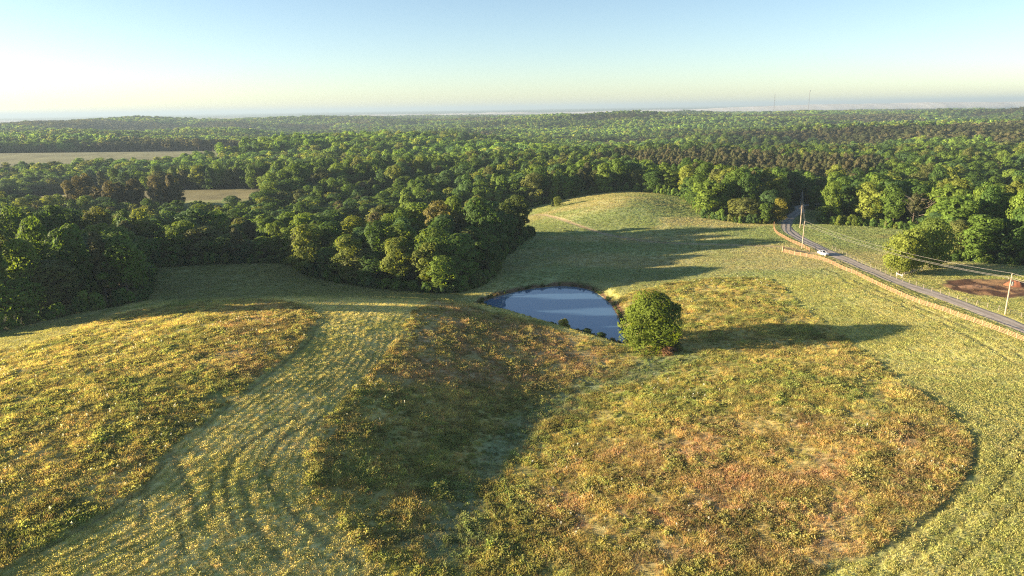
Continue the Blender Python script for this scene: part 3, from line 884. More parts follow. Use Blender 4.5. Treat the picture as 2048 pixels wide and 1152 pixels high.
def build_woods():
    r = np.random.default_rng(33)
    x, y, de = wood_points()
    n = len(x)
    z = height(x, y)
    pine_n = fbm(x + 1000, y, 130, 2)
    pine = (pine_n > .66) & (y > 330) & (x > 100) | (r.random(n) < .05) 
    h = np.where(pine, 15 + 5 * r.random(n), 11.5 + 10.5 * r.random(n) ** 1.1) * (.82 + .18 * sstep(0, 14, de))
    rich = ((x < -80) & (y < 262)) | ((x > -90) & (x < 16) & (y < 300))
    h = np.where(rich, h * np.where(x < -80, 1.14, 1.0), h)
    left_dip = (x < -60) & (y > 285) & (y < 475) & ~(np.hypot((x + 248) / 42, (y - 437) / 17) < 1)
    h = np.where(left_dip, h * .72, h)
    h = h * (.80 + .4 * fbm(x + 60, y, 60, 2))
    w = np.where(pine, 5.5 + 2 * r.random(n), 9.0 + 7.5 * r.random(n) ** 1.4)
    w = np.where(np.hypot((x + 248) / 42, (y - 437) / 17) < 1, 9.5, w)
    kind = r.integers(0, len(BROAD), n)
    gi = r.choice(len(GREENS), n, p=[.30, .2, .2, .1, .12, .08, 0])
    gi = np.where(np.hypot((x + 248) / 42, (y - 437) / 17) < 1, 6, gi)
    pine &= gi != 6
    col = GREENS[gi] * (.85 + .3 * r.random((n, 1)))
    col = np.where(pine[:, None], PINE_C[r.integers(0, 3, n)], col)
    # which of them show largest: paint front to back and count what is left of each
    px, pyb, d = to_px(x, y, z + h * .15); _, pyt, _ = to_px(x, y, z + h)
    buf = np.zeros((288, 512), bool)
    xx, yy = np.meshgrid(np.arange(512), np.arange(288))
    vis = np.zeros(n)
    for i in np.argsort(d):
        cx, a, b = px[i] / 4, pyt[i] / 4, pyb[i] / 4
        rw = w[i] * F / d[i] / 8
        x0, x1, y0, y1 = int(max(0, cx - rw)), int(min(512, cx + rw + 1)), int(max(0, a)), int(min(288, b + 1))
        if x1 <= x0 or y1 <= y0: continue
        sub = buf[y0:y1, x0:x1]
        e = ((xx[y0:y1, x0:x1] - cx) / (rw + .3)) ** 2 + ((yy[y0:y1, x0:x1] - (a + b) / 2) / ((b - a) / 2 + .3)) ** 2 < 1
        vis[i] = (e & ~sub).sum()
        sub |= e
    order = np.argsort(-vis)
    big = [i for i in order if not pine[i]][:270] + [i for i in order if pine[i]][:24]
    big = [i for i in big if vis[i] > 0]
    chosen = np.zeros(n, bool); chosen[big] = True
    # labels: edge trees by their place along the edge, the others by their look
    edge = {}
    for i in big:
        if de[i] < 8.5 and not pine[i] and y[i] < 420: edge.setdefault(region(x[i], y[i]), []).append(i)
    eo = {}
    for k, v in edge.items():
        v.sort(key=lambda i: px[i])
        for q, i in enumerate(v): eo[i] = (q, len(v))
    rows = {}
    for i in big:
        pl = PLACE[region(x[i], y[i])]
        shade = ['mid green', 'bright green', 'dark green', 'olive green', 'blue green', 'yellow green', 'dull brown'][gi[i]]
        size = 'tall' if h[i] > 18.5 else ('low' if h[i] < 15.5 else 'medium')
        rowd = 'near the edge of' if de[i] < 18 else ('some rows inside' if de[i] < 45 else 'deep inside')
        if pine[i]: key = ('%s brownish pine' % size, 'pines', '%s %s' % (rowd, pl))
        elif i in eo and eo[i][0] < 39: key = (i,)
        else: key = ('%s %s tree' % (size, shade), 'trees', '%s %s' % (rowd, pl))
        rows.setdefault(key, []).append(i)
    for key, ids in rows.items():
        ids.sort(key=lambda i: px[i])
        for q, i in enumerate(ids):
            pl = PLACE[region(x[i], y[i])]
            shade = ['mid green', 'bright green', 'dark green', 'olive green', 'blue green', 'yellow green', 'dull brown'][gi[i]]
            if len(key) == 1: lab = '%s tree, %s from left on edge of %s' % (shade, ordinal(eo[i][0]), pl)
            elif len(ids) == 1: lab = key[0] + ' ' + key[2]
            else: lab = '%s from left, %ss %s' % (ordinal(q) if q < 39 else 'one', key[0], key[2])
            if pine[i]: nm, kd, ct, grp = 'pine_tree', PINES[i % 2], 'pine tree', 'pines in the ' + pl
            else: nm, kd, ct, grp = 'broadleaf_tree', BROAD[kind[i]], 'tree', 'trees of the ' + pl
            tree(nm, kd, x[i], y[i], h[i], w[i], r.random() * 6.28, col[i], lab, grp, ct)
    return x, y, z, h, w, pine, col, chosen

def forest_rest(near):
    x, y, z, h, w, pine, col, chosen = near
    r = np.random.default_rng(44)
    k = ~chosen
    X, Y, Z, Hh, Ww, Pn, Cc = [x[k]], [y[k]], [z[k]], [h[k]], [w[k]], [pine[k]], [col[k]]
    lod = [np.zeros(k.sum(), int)]
    d = 640.0
    while d < 5200:
        s = 8.2 + d / 430
        n = int(d * 1.62 / s)
        a = (np.arange(n) + r.uniform(-.42, .42, n)) / n * 1.62 - .81
        rr = d + r.uniform(-.45, .45, n) * s
        xx = rr * np.sin(a) ; yy = rr * np.cos(a)
        ok = (yy >= 700) | (np.abs(xx) > 420) 
        ok &= ~(in_poly(xx, yy, CLEAR1) | in_poly(xx, yy, CLEAR2) | in_poly(xx, yy, CLEAR3) | in_poly(xx, yy, FIELD))
        xx, yy = xx[ok], yy[ok]; n = len(xx)
        pn = fbm(xx + 1000, yy * 1.6, 420, 3) > (.59 - .03 * (xx > 200))
        X.append(xx); Y.append(yy); Z.append(height(xx, yy)); Pn.append(pn)
        Hh.append(np.where(pn, 14 + 5 * r.random(n), 10.5 + 11.5 * r.random(n)) * (.6 + .8 * fbm(xx + 60, yy, 130, 2)) * np.where((xx < -200) & (yy < 830) & (yy > 500), .7, 1))
        Ww.append((s * 1.42 * (.7 + .8 * r.random(n) ** 1.6)) * np.where(pn, .8, 1))
        c = GREENS[r.choice(len(GREENS), n, p=[.30, .2, .2, .1, .12, .08, 0])] * (1.0 + .5 * r.random((n, 1)))
        c = np.where(pn[:, None], PINE_C[r.integers(0, 3, n)] * (.9 + .3 * r.random((n, 1))), c)
        c = c * (.62 + .8 * sstep(.25, .75, fbm(xx - 400, yy + 70, 210, 3)))[:, None]
        Cc.append(c); lod.append(np.full(n, 1 if d < 1300 else 2))
        d += s * .9
    x, y, z, h, w, pn = [np.concatenate(q) for q in (X, Y, Z, Hh, Ww, Pn)]
    c = np.concatenate(Cc); lod = np.concatenate(lod)
    meshes = []
    for i, (hh, ww, b, sh) in enumerate(SPEC[:6]):
        meshes.append(combo_mesh('f', crown_arrays(500 + i, 16, 9, b, 34, 64, .68, sh), trunk_arrays(520 + i, 16, 9, .24, 3, .4), M_LEAF_I))
    for i in range(2): meshes.append(combo_mesh('f', crown_arrays(540 + i, 16, 6, .38, 18, 46, .75, 'pine'), trunk_arrays(545 + i, 16, 6, .2, 3, .5), M_LEAF_I))
    for i in range(4): meshes.append(combo_mesh('f', crown_arrays(560 + i, 16, 9, .2, 18, 20, 1.45, ('round', 'dome', 'round', 'tall')[i], .05), None, M_LEAF_I))
    for i in range(2): meshes.append(combo_mesh('f', crown_arrays(570 + i, 16, 6, .3, 10, 16, 1.4, 'pine', .05), None, M_LEAF_I))
    coll = source_collection('wood_tree', meshes)
    n = len(x)
    vid = np.where(lod < 2, np.where(pn, 6 + r.integers(0, 2, n), r.integers(0, 6, n)), np.where(pn, 12 + r.integers(0, 2, n), 8 + r.integers(0, 4, n)))
    ww = np.where(pn, w / 6, w / 9)
    scl = np.stack([ww, ww, h / 16], 1)
    rot = np.stack([np.zeros(n), np.zeros(n), r.random(n) * 6.283], 1)
    scatter('woodland', coll, np.stack([x, y, z - .2], 1), vid, rot, scl, c, kind='stuff', label='mass of broadleaf and pine woodland rolling away to the horizon')
    return n

def undergrowth():
    """brush and saplings closing the wood edges down to the grass"""
    r = np.random.default_rng(55)
    meshes = [combo_mesh('u', crown_arrays(600 + i, 3.2, 3.6, .02, 12, 60, .42, 'dome'), None, M_LEAF_I) for i in range(4)]
    coll = source_collection('brush', meshes)
    p = resample(FIELD[2:-3], .9)
    P = []
    for _ in range(2):
        P.append(p + r.normal(size=p.shape) * 1.3)
    p = np.concatenate(P)
    x, y = p[:, 0], p[:, 1]
    de, _ = line_dist(x, y, FIELD, True); dr, _ = line_dist(x, y, ROAD)
    ok = (~in_poly(x, y, FIELD) | (de < .5)) & (dr > 5) & (np.abs(x) < .8 * y + 30) & (y > 120)
    x, y = x[ok], y[ok]; n = len(x)
    s = .45 + .75 * r.random(n) ** 1.5
    c = GREENS[r.choice(len(GREENS), n, p=[.3, .15, .3, .08, .12, .05, 0])] * (.8 + .4 * r.random((n, 1)))
    scatter('undergrowth', coll, np.stack([x, y, height(x, y) - .1], 1), r.integers(0, 4, n), np.stack([np.zeros(n), np.zeros(n), r.random(n) * 6.28], 1),
            np.stack([s, s, s * (.8 + .7 * r.random(n))], 1), c, kind='stuff', label='low brush closing the wood edges down to the grass')

def shore_plants():
    r = np.random.default_rng(66)
    meshes = [combo_mesh('s', crown_arrays(620 + i, 1.6, 1.8, .02, 8, 34, .26, 'tall'), None, M_LEAF_I) for i in range(3)]
    coll = source_collection('shore_plant', meshes)
    p = resample(POND + [POND[0]], .45)
    nrm = np.stack([-tangents(p)[:, 1], tangents(p)[:, 0]], 1)
    c0 = np.mean(np.array(POND), axis=0)
    out = np.sign(((p - c0) * nrm).sum(1))[:, None] * nrm
    near = p[:, 1] + .9 * p[:, 0] < 190
    keep = r.random(len(p)) < np.where(near, .85, .28)
    p = (p + out * (.25 + .5 * r.random((len(p), 1))))[keep]
    n = len(p); s = .25 + .45 * r.random(n)
    c = np.where(r.random((n, 1)) < .25, np.array([[.17, .14, .06]]), np.array([[.085, .13, .036]])) * (.7 + .6 * r.random((n, 1)))
    scatter('shore_plants', coll, np.column_stack([p, height(p[:, 0], p[:, 1]) - .05]), r.integers(0, 3, n), np.stack([np.zeros(n), np.zeros(n), r.random(n) * 6.28], 1),
            np.stack([s, s, s], 1), c, kind='stuff', label='low weeds and rushes fringing the pond')
shore_plants()
_near = build_woods()
print('forest rest', forest_rest(_near))
undergrowth()
# ------------------------------------------------------------------ boxes and small builders
def box_arrays(sx, sy, sz, z0=0.0, ch=.0):
    x, y = sx / 2, sy / 2
    V = np.array([(-x, -y, z0), (x, -y, z0), (x, y, z0), (-x, y, z0), (-x + ch, -y + ch, z0 + sz), (x - ch, -y + ch, z0 + sz), (x - ch, y - ch, z0 + sz), (-x + ch, y - ch, z0 + sz)], float)
    f = np.array([(0, 3, 2, 1), (4, 5, 6, 7), (0, 1, 5, 4), (1, 2, 6, 5), (2, 3, 7, 6), (3, 0, 4, 7)])
    return V, f

def post_mesh(name, s, h, mat):
    """square post with a pointed weathered top"""
    a = box_arrays(s, s, h + .4, -.4); b = box_arrays(s * .98, s * .98, s * .4, h, s * .36)
    return mesh_from(name, *merge([a, b]), mat)

POST = post_mesh('fence_post', .15, 1.38, M_WOOD)
RAIL = mesh_from('fence_rail', *box_arrays(1, .04, .08, -.04), M_WOOD)

def rail_fence(pts, label, rails=(.28, .58, .88, 1.18), step=2.44):
    p = resample(pts, step)
    z = height(p[:, 0], p[:, 1])
    root = link('rail_fence', None, label=label, category='fence')
    root.location = (p[0][0], p[0][1], z[0])
    o = np.array([p[0][0], p[0][1], z[0]])
    P = np.column_stack([p, z]) - o
    for i in range(len(P)):
        q = link('post', POST, root); q.location = P[i] + np.array([0, 0, -.03 * random.random()])
        j = min(i, len(P) - 2); t = P[j + 1] - P[j]
        q.rotation_euler = (random.gauss(0, .012), random.gauss(0, .012), math.atan2(t[1], t[0]))
    for i in range(len(P) - 1):
        t = P[i + 1] - P[i]; L = float(np.linalg.norm(t)); az = math.atan2(t[1], t[0]); el = math.asin(t[2] / L)
        side = np.array([math.sin(az), -math.cos(az), 0]) * .10
        for h in rails:
            q = link('rail', RAIL, root); q.scale = (L * .995, 1, 1)
            q.location = (P[i] + P[i + 1]) / 2 + side + np.array([0, 0, h + random.gauss(0, .012)])
            q.rotation_euler = (0, -el + random.gauss(0, .004), az)
    return root

FENCE_A = smooth_line(GL([(1568,505),(1594,511),(1632,518),(1655,525),(1686,540),(1710,549),(1740,564),(1787,586),(1834,606),(1880,621),(1924,637),(1974,655),(2032,677),(2080,697)]), 5)
FENCE_B = smooth_line(GL([(1619,503),(1601,493),(1580,484),(1562,474),(1554,469),(1548,460),(1548,447)]), 5)
rail_fence(FENCE_A, 'long four-rail orange-brown wooden fence running along the near side of the gravel lane')
rail_fence(FENCE_B, 'short four-rail wooden fence curving round the bend of the lane to the wood')

# gateway
def gate_pillar(px, py, h, label):
    x, y = G(px, py)
    r_ = link('gate_post', None, label=label, category='post'); r_.location = (x, y, h1(x, y))
    link('shaft', mesh_from('gate_shaft', *box_arrays(.55, .55, h + .4, -.4), M_WOOD), r_)
    link('cap', mesh_from('gate_cap', *merge([box_arrays(.7, .7, .1, h), box_arrays(.62, .62, .14, h + .1, .2)]), M_WOOD), r_)
    return (x, y)
ga = gate_pillar(1566, 504, 1.75, 'thick square wooden gate post where the long fence meets the field track')
gb = G(1604, 503)
def field_gate():
    v = np.array(gb) - np.array(ga); L = float(np.hypot(*v)) - .5; az = math.atan2(v[1], v[0])
    r_ = link('field_gate', None, label='dark metal bar gate across the field track beside the lane', category='gate')
    r_.location = (ga[0], ga[1], h1(*ga)); r_.rotation_euler = (0, 0, az)
    bar = mesh_from('gate_bar', *tube([(.4, 0, 0), (.4 + L * .5, 0, 0), (.4 + L, 0, 0)], [.035] * 3, 6), M_DARKMETAL)
    up = mesh_from('gate_upright', *tube([(0, 0, .15), (0, 0, .7), (0, 0, 1.25)], [.035] * 3, 6), M_DARKMETAL)
    for k in range(5):
        q = link('bar', bar, r_); q.location = (0, 0, .25 + .24 * k)
    for k in range(4):
        q = link('upright', up, r_); q.location = (.4 + L * k / 3, 0, 0)
field_gate()

# wire fence on the far side of the lane
WPOST = mesh_from('wire_post', *tube([(0, 0, -.3), (0, 0, .6), (.01, 0, 1.32)], [.06, .055, .05], 7), M_PALEWOOD)
def wire_fence(pts, label, step=2.9):
    p = resample(pts, step); z = height(p[:, 0], p[:, 1])
    root = link('wire_fence', None, label=label, category='fence'); o = np.array([p[0][0], p[0][1], z[0]]); root.location = o
    P = np.column_stack([p, z]) - o
    for i in range(len(P)):
        q = link('post', WPOST, root); q.location = P[i]; s = .92 + .2 * random.random(); q.scale = (1, 1, s)
        q.rotation_euler = (random.gauss(0, .05), random.gauss(0, .05), random.random() * 6)
    for h in (.35, .75, 1.15):
        link('wire', mesh_from('fence_wire', *tube(P + np.array([0, 0, h]), [.010] * len(P), 4), M_WIRE), root)
wire_fence(smooth_line(GL([(1664,499),(1693,513),(1730,531),(1768,548),(1813,566),(1860,582),(1887,590),(1936,606),(1980,618),(2040,634),(2110,657)]), 4), 'wire fence on pale wooden posts between the gravel lane and the far paddock')
wire_fence(smooth_line(GL([(1640,446),(1700,450),(1770,455),(1826,461)]), 4), 'line of weathered posts and wire below the trees at the paddock edge', 3.4)

def board_rail(a, b, label, mat, cat, nm, n=2, hgt=(.6, 1.1)):
    A, B = np.array(G(*a)), np.array(G(*b)); v = B - A; L = float(np.hypot(*v)); az = math.atan2(v[1], v[0])
    r_ = link(nm, None, label=label, category=cat); r_.location = (A[0], A[1], h1(*A)); r_.rotation_euler = (0, 0, az)
    pm = mesh_from('board_post', *box_arrays(.12, .12, 1.7, -.4), mat); bm_ = mesh_from('board', *box_arrays(L, .04, .18), mat)
    for k in range(n):
        q = link('post', pm, r_); q.location = (L * k / (n - 1), 0, 0)
    for h in hgt:
        q = link('board', bm_, r_); q.location = (L / 2, -.085, h)
board_rail((1793,552), (1804,556), 'white painted board rail set in the wire fence below the pale roadside trees', M_WHITEWOOD, 'rail', 'board_rail', 2, (.7,))
board_rail((1808,551), (1844,541), 'weathered brown board panel standing behind the pale roadside trees', M_PALEWOOD, 'panel', 'corral_panel', 4, (.3, .6, .9, 1.2))

# utility poles and lines
def utility_pole(x, y, h, label, transformer=False):
    r_ = link('utility_pole', None, label=label, category='utility pole', group='poles along the lane'); r_.location = (x, y, h1(x, y))
    link('shaft', mesh_from('pole_shaft', *tube([(0, 0, -.5), (0, 0, h * .5), (0, 0, h)], [.19, .16, .125], 10), M_POLE, True), r_)
    link('crossarm', mesh_from('pole_crossarm', *box_arrays(1.5, .1, .12, h - 1.25), M_POLE), r_)
    ins = mesh_from('pole_insulator', *tube([(0, 0, 0), (0, 0, .08), (0, 0, .1), (0, 0, .2), (0, 0, .26)], [.03, .03, .08, .07, .02], 8), M_CERAMIC)
    for q in ((0, 0, h), (-.68, 0, h - 1.13), (.68, 0, h - 1.13)):
        link('insulator', ins, r_).location = q
    if transformer:
        t = link('transformer', mesh_from('pole_transformer', *tube([(.48, 0, h - 2.9), (.48, 0, h - 2.88), (.48, 0, h - 1.9), (.48, 0, h - 1.85), (.48, 0, h - 1.8)], [.05, .27, .27, .22, .05], 12), M_METAL), r_)
        b = link('bushing', ins, t); b.location = (.48, 0, h - 1.82)
    return Vector((x, y, h1(x, y)))
poles = []
for (px, py, h, lab, tr) in [(2010, 629, 10.2, 'tall pale utility pole with transformer in front of the bare soil patch', True),
                             (1604, 498, 10.0, 'tall pale utility pole beside the field gate at the lane', False),
                             (1600, 456, 9.6, 'utility pole on the bank inside the bend of the lane', False)]:
    x, y = G(px, py); poles.append((utility_pole(x, y, h, lab, tr), h))
poles.append((utility_pole(150.5, 352, 9.6, 'farthest utility pole, dim against the shaded gap where the lane enters the wood'), 9.6))
def power_line(a, b, sag, label):
    t = np.linspace(0, 1, 25); P = np.outer(1 - t, np.array(a)) + np.outer(t, np.array(b)); P[:, 2] -= 4 * sag * t * (1 - t)
    o = P[0].copy()
    q = link('power_line', mesh_from('power_line', *tube(P - o, [.028] * 25, 5), M_WIRE, True), label=label, category='cable', group='power lines between the poles'); q.location = o
SP = ['the near pole and the gate pole', 'the gate pole and the bend pole', 'the bend pole and the farthest pole']
for i in range(len(poles) - 1):
    (A, ha), (B, hb) = poles[i], poles[i + 1]
    for (dx, dz, w) in ((0, .25, 'top'), (-.68, -.9, 'left crossarm'), (.68, -.9, 'right crossarm')):
        power_line((A.x + dx, A.y, A.z + ha + dz), (B.x + dx, B.y, B.z + hb + dz), 1.9 if i == 0 else .5, '%s power line strung between %s' % (w, SP[i]))
A = poles[0][0]
for (dx, dz, w) in ((0, .25, 'top'), (-.68, -.9, 'left crossarm'), (.68, -.9, 'right crossarm')):
    power_line((A.x + dx, A.y, A.z + 10.2 + dz), (A.x + 22 + dx, A.y - 80, A.z + 10.2 + dz), 1.6, '%s power line leaving the near pole at the right edge' % w)

# car
def build_car():
    x, y = G(1646, 510)
    p = resample(ROAD, 1.0); k = np.argmin(np.hypot(p[:, 0] - x, p[:, 1] - y)); t = p[k - 1] - p[k + 1]   # towards the near end
    az = math.atan2(t[1], t[0])
    root = link('parked_car', None, label='white saloon car with dark windows on the lane by the gateway', category='car')
    root.location = (x, y, h1(x, y) + .07); root.rotation_euler = (0, 0, az + .12)
    # lower body: cross-sections along the length (x, half width, sill, belt)
    S = [(-2.32, .62, .42, .80), (-2.22, .80, .30, .92), (-1.6, .88, .24, .98), (-.9, .90, .22, .97), (0, .91, .22, .95), (.9, .90, .22, .94), (1.5, .88, .24, .88), (2.1, .80, .28, .76), (2.32, .60, .38, .66)]
    V = []; Fq = []
    prof = [(1, 0.0), (1.0, .35), (.985, .75), (.90, 1.0), (.5, 1.03), (0, 1.04)]
    for (sx, hw, s0, s1) in S:
        row = [(hw * a, s0 + (s1 - s0) * b) for a, b in prof]
        full = row + [(-a, b) for a, b in row[-2::-1]]
        V += [(sx, a, b) for a, b in full]
    m_ = 2 * len(prof) - 1
    for i in range(len(S) - 1):
        for j in range(m_): Fq.append((i * m_ + j, i * m_ + (j + 1) % m_, (i + 1) * m_ + (j + 1) % m_, (i + 1) * m_ + j))
    for i, e in ((0, 1), (len(S) - 1, -1)):
        for j in range(m_ // 2): Fq.append((i * m_ + j, i * m_ + j + 1, i * m_ + m_ - 2 - j, i * m_ + m_ - 1 - j)[::e])
    body = link('body', mesh_from('car_body', V, Fq, M_PAINT, True), root)
    # greenhouse: glass core with roof and pillars
    def loft(q0, q1): 
        v = np.array(q0 + q1, float); n = len(q0)
        return v, np.array([(i, (i + 1) % n, n + (i + 1) % n, n + i) for i in range(n)])
    base = [(-1.75, -.72, .93), (.85, -.74, .93), (.95, 0, .95), (.85, .74, .93), (-1.75, .72, .93), (-1.85, 0, .95)]
    top = [(-1.0, -.56, 1.38), (.10, -.57, 1.39), (.14, 0, 1.42), (.10, .57, 1.39), (-1.0, .56, 1.38), (-1.06, 0, 1.41)]
    v, f = loft(base, top)
    def sub(ids, nm):
        return link(nm, mesh_from(nm, v, np.array([f[i] for i in ids]), M_GLASS), root)
    sub((1, 2), 'windscreen'); sub((4, 5), 'rear_window'); sub((0,), 'side_window'); sub((3,), 'side_window')
    roof_v = [(a * 1.0, b * 1.03, c + .004) for a, b, c in top] + [(-.45, 0, 1.45)]
    link('roof', mesh_from('car_roof', roof_v, [(i, (i + 1) % 6, 6) for i in range(6)], M_PAINT, True), root)
    for (b, tq) in ((0, 0), (1, 1), (3, 3), (4, 4)):
        a, c = np.array(base[b]), np.array(top[tq]); o_ = np.array([0, .02 * np.sign(a[1]), .01])
        link('pillar', mesh_from('car_pillar', *tube([a + o_, (a + c) / 2 + o_, c + o_], [.05, .045, .04], 6), M_PAINT), root)
    for s in (-1, 1):
        a = np.array((-.45, s * .735, .93)); c = np.array((-.45, s * .575, 1.39))
        link('pillar', mesh_from('car_pillar', *tube([a, (a + c) / 2, c], [.05] * 3, 6), M_DARKMETAL), root)
        for xx in (-1.42, 1.38):
            w = link('wheel', mesh_from('car_tyre', *tube([(0, -.11, 0), (0, -.11, 0), (0, .11, 0), (0, .11, 0)], [.2, .33, .33, .2], 16), M_TYRE), root); w.location = (xx, s * .82, .33)
            rm = link('rim', mesh_from('car_rim', *tube([(0, s * .10, 0), (0, s * .115, 0), (0, s * .12, 0)], [.21, .19, .02], 12), M_METAL), w)
        hl = link('headlight', mesh_from('car_headlight', *box_arrays(.10, .34, .14, 0, .02), M_LAMP), root); hl.location = (2.17, s * .56, .60); hl.rotation_euler = (0, 0, -s * .35)
        tl = link('tail_lamp', mesh_from('car_tail_lamp', *box_arrays(.08, .34, .16, 0, .02), M_RED), root); tl.location = (-2.26, s * .56, .68); tl.rotation_euler = (0, 0, s * .25)
        mr_ = link('mirror', mesh_from('car_mirror', *box_arrays(.12, .2, .14, 0, .02), M_PAINT), root); mr_.location = (.62, s * .93, .93)
    gr = link('grille', mesh_from('car_grille', *box_arrays(.06, .7, .16), M_DARKMETAL), root); gr.location = (2.31, 0, .46)
build_car()

# bare soil heap in the paddock
def lump(name, cx, cy, rx, ry, h, mat, label, cat, n=34, rough=.5):
    V = []; k = n
    for j in range(n + 1):
        for i in range(n + 1):
            u, v = i / n * 2 - 1, j / n * 2 - 1
            r_ = math.hypot(u, v)
            xx, yy = cx + u * rx, cy + v * ry
            nz = float(fbm(np.array([xx * 1.0]), np.array([yy * 1.0]), 2.2, 4)[0])
            V.append((u * rx, v * ry, max(-.3, h * (max(0, 1 - r_ ** 1.6)) * (1 - rough + rough * 2 * nz) - .08)))
    i = np.arange((n + 1) ** 2).reshape(n + 1, n + 1)
    f = np.stack([i[:-1, :-1], i[:-1, 1:], i[1:, 1:], i[1:, :-1]], -1).reshape(-1, 4)
    o = link(name, mesh_from(name, V, f, mat), label=label, category=cat); o.location = (cx, cy, h1(cx, cy) - .1)
M_SOIL = plain('red_soil', (.20, .075, .035), .95, vary=.5, scale=1.3)
M_SOIL2 = plain('brown_soil', (.20, .11, .06), .95, vary=.5, scale=1.0)
sx, sy = G(2030, 572)
lump('soil_heap', sx, sy, 3.6, 2.6, 1.9, M_SOIL, 'lumpy heap of red soil on the bare patch behind the near utility pole', 'soil heap')
sx, sy = G(1955, 575)
lump('soil_heap', sx, sy, 6.5, 3.0, .8, M_SOIL2, 'low spread heap of brown soil at the left of the bare patch', 'soil heap')

# ------------------------------------------------------------------ trees and shrubs that stand out
def own_kind(seed, h, w, base, lobes, per, leaf, shape, r0, limbs=8, fill=.18):
    return (crown_mesh('crown', crown_arrays(seed, h, w, base, lobes, per, leaf, shape, fill), M_LEAF), mesh_from('trunk', *trunk_arrays(seed + 1, h, w, r0, limbs, max(.12, base)), M_BARK, True), h, w)
K_WILLOW = own_kind(700, 11.5, 14.2, .02, 46, 380, .44, 'dome', .42, 10)
K_AIRY = own_kind(702, 10, 8.5, .10, 55, 120, .42, 'tall', .18)
K_BUSH = own_kind(704, 3, 3.4, .03, 22, 80, .30, 'dome', .07, 5)
K_TWO = own_kind(706, 13.5, 12.5, .05, 70, 150, .5, 'round', .32)
for (nm, kd, px, py, h, w, col, lab) in SPECIAL:
    if px is None: x, y = py
    else: x, y = G(px, py)
    kind_ = {'willow': K_WILLOW, 'airy': K_AIRY, 'bush': K_BUSH, 'two': K_TWO, 'round': BROAD[0], 'broad': BROAD[2], 'tall': BROAD[4], 'high': BROAD[6]}[kd]
    tree(nm, kind_, x, y, h, w, random.random() * 6.28, col, lab, None, 'shrub' if 'shrub' in nm or 'brush' in nm else 'tree')

def dead_tree():
    x, y = G(1833, 458)
    r_ = link('dead_tree', None, label='pale half-bare tree with spreading grey limbs before the wood by the paddock', category='tree'); r_.location = (x, y, h1(x, y))
    link('trunk', mesh_from('dead_trunk', *trunk_arrays(811, 14.5, 15, .26, 14, .3, .5, True), M_PALEWOOD, True), r_)
    c = link('crown', crown_mesh('dead_crown', crown_arrays(812, 14.5, 11, .5, 20, 22, .4, 'dome', .3), M_LEAF), r_); c.color = (.13, .12, .05, 1)
dead_tree()

# ------------------------------------------------------------------ far masts and fog
def lattice_mast(x, y, h, w, label, head=False):
    r_ = link('radio_mast', None, label=label, category='mast'); z0 = h1(x, y); r_.location = (x, y, z0)
    c = [(w * math.cos(a), w * math.sin(a)) for a in (0.5, 2.6, 4.7)]
    leg = []
    for (cx, cy) in c: link('leg', mesh_from('mast_leg', *tube([(cx, cy, -1), (cx, cy, h * .5), (cx * .8, cy * .8, h)], [.5, .5, .45], 5), M_MAST), r_)
    br = []
    for k in range(int(h / 5)):
        a, b = c[k % 3], c[(k + 1) % 3]
        br.append(tube([(*a, k * 5), ((a[0] + b[0]) / 2, (a[1] + b[1]) / 2, k * 5 + 2.5), (*b, k * 5 + 5)], [.3] * 3, 4))
    link('bracing', mesh_from('mast_bracing', *merge(br), M_MAST), r_)
    if head:
        link('platform', mesh_from('mast_platform', *merge([tube([(0, 0, h - 3), (0, 0, h - 2.9), (0, 0, h + 1.5), (0, 0, h + 1.6)], [.5, 4.2, 4.2, .5], 12)]), M_MAST), r_)
    else:
        link('whip', mesh_from('mast_whip', *tube([(0, 0, h - 2), (0, 0, h + 4), (0, 0, h + 9)], [.35, .3, .2], 5), M_MAST), r_)
        for a in (.4, 2.5, 4.6):
            link('guy', mesh_from('mast_guy', *tube([(0, 0, h * .9), (h * .25 * math.cos(a), h * .25 * math.sin(a), h * .45), (h * .5 * math.cos(a), h * .5 * math.sin(a), 0)], [.07] * 3, 4), M_MAST), r_)
def far_place(px, d):
    v = ray(px, 215); return v[0] / v[1] * d, d
x, y = far_place(1548, 4100); lattice_mast(x, y, 108 - h1(x, y), 1.3, 'slim guyed radio mast on the horizon, left of the two')
x, y = far_place(1617, 4200); lattice_mast(x, y, 124 - h1(x, y), 1.3, 'radio mast with a round head on the horizon, right of the two', True)

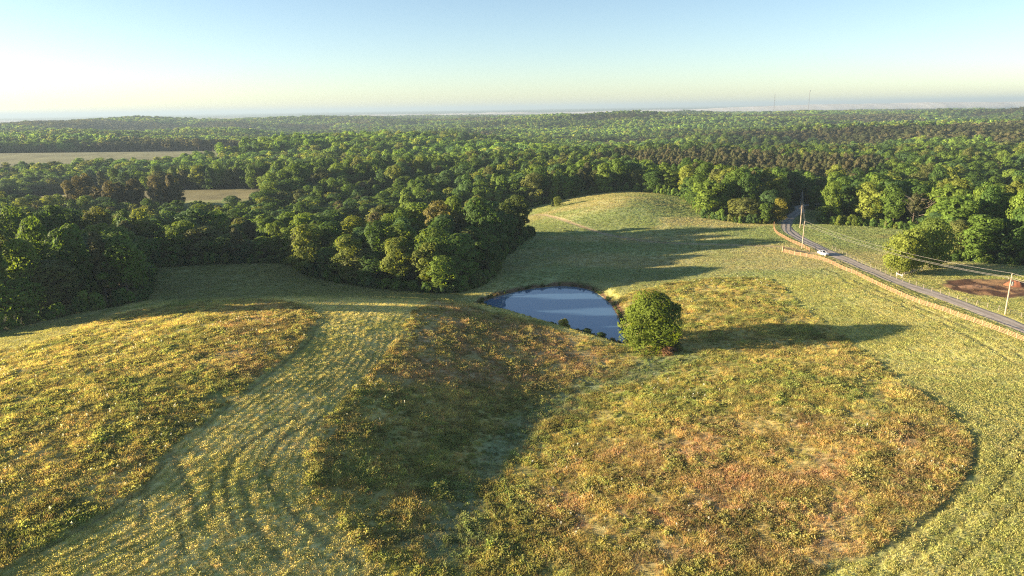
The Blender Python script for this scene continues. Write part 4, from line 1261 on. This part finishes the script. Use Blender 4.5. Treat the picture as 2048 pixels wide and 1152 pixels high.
def fog_bank():
    m, nt, out = new_mat('fog')
    b = nt.nodes.new('ShaderNodeBsdfDiffuse'); b.inputs['Color'].default_value = (.9, .9, .9, 1)
    t = nt.nodes.new('ShaderNodeBsdfTranslucent'); t.inputs['Color'].default_value = (.9, .9, .9, 1)
    mx = nt.nodes.new('ShaderNodeMixShader'); mx.inputs[0].default_value = .45
    nt.links.new(b.outputs[0], mx.inputs[1]); nt.links.new(t.outputs[0], mx.inputs[2]); nt.links.new(mx.outputs[0], out.inputs['Surface'])
    nx, ny = 700, 13
    xs = np.linspace(-5600, 5600, nx)
    px = 1024 + F * xs / 5700
    top = 6 * np.exp(-((px - 20) / 50) ** 2) + 6 * np.exp(-((px - 115) / 30) ** 2) + 9 * sstep(600, 800, px) + 24 * sstep(1250, 1650, px) + 9
    top = top + (fbm(xs, xs * 0 + 3, 300, 4) - .5) * 16
    V = []
    for j in range(ny):
        v = j / (ny - 1) * 2 - 1
        w = math.sqrt(max(0, 1 - v * v)) ** .6
        yy = 5700 + v * 420
        lump_ = (fbm(xs, xs * 0 + yy, 150, 3) - .5) * 7
        V.append(np.stack([xs, np.full(nx, yy), -22 + (top + 22 + lump_ * w) * w], 1))
    V = np.concatenate(V)
    i = np.arange(nx * ny).reshape(ny, nx)
    f = np.stack([i[:-1, :-1], i[:-1, 1:], i[1:, 1:], i[1:, :-1]], -1).reshape(-1, 4)
    f = np.concatenate([f, np.stack([i[0, 1:], i[0, :-1], i[-1, :-1], i[-1, 1:]], -1)])
    link('fog_bank', mesh_from('fog_bank', V, f, m, True), kind='stuff', label='white bank of valley fog lying beyond the last woods')
fog_bank()




# ------------------------------------------------------------------ haze
def build_haze():
    m, nt, out = new_mat('haze')
    v = nt.nodes.new('ShaderNodeVolumePrincipled')
    v.inputs['Color'].default_value = (.30, .40, .52, 1); v.inputs['Density'].default_value = 1.15e-4; v.inputs['Anisotropy'].default_value = .12
    nt.links.new(v.outputs[0], out.inputs['Volume'])
    x0, x1, y0, y1, z0, z1 = GX[0] - 50, GX[-1] + 50, GY[0] - 50, GY[-1] + 50, -45, 135
    V = [(x, y, z) for z in (z0, z1) for y in (y0, y1) for x in (x0, x1)]
    f = [(0, 2, 3, 1), (4, 5, 7, 6), (0, 1, 5, 4), (2, 6, 7, 3), (0, 4, 6, 2), (1, 3, 7, 5)]
    link('haze', mesh_from('haze', V, f, m), kind='stuff', label='thin morning haze over the whole country')
build_haze()
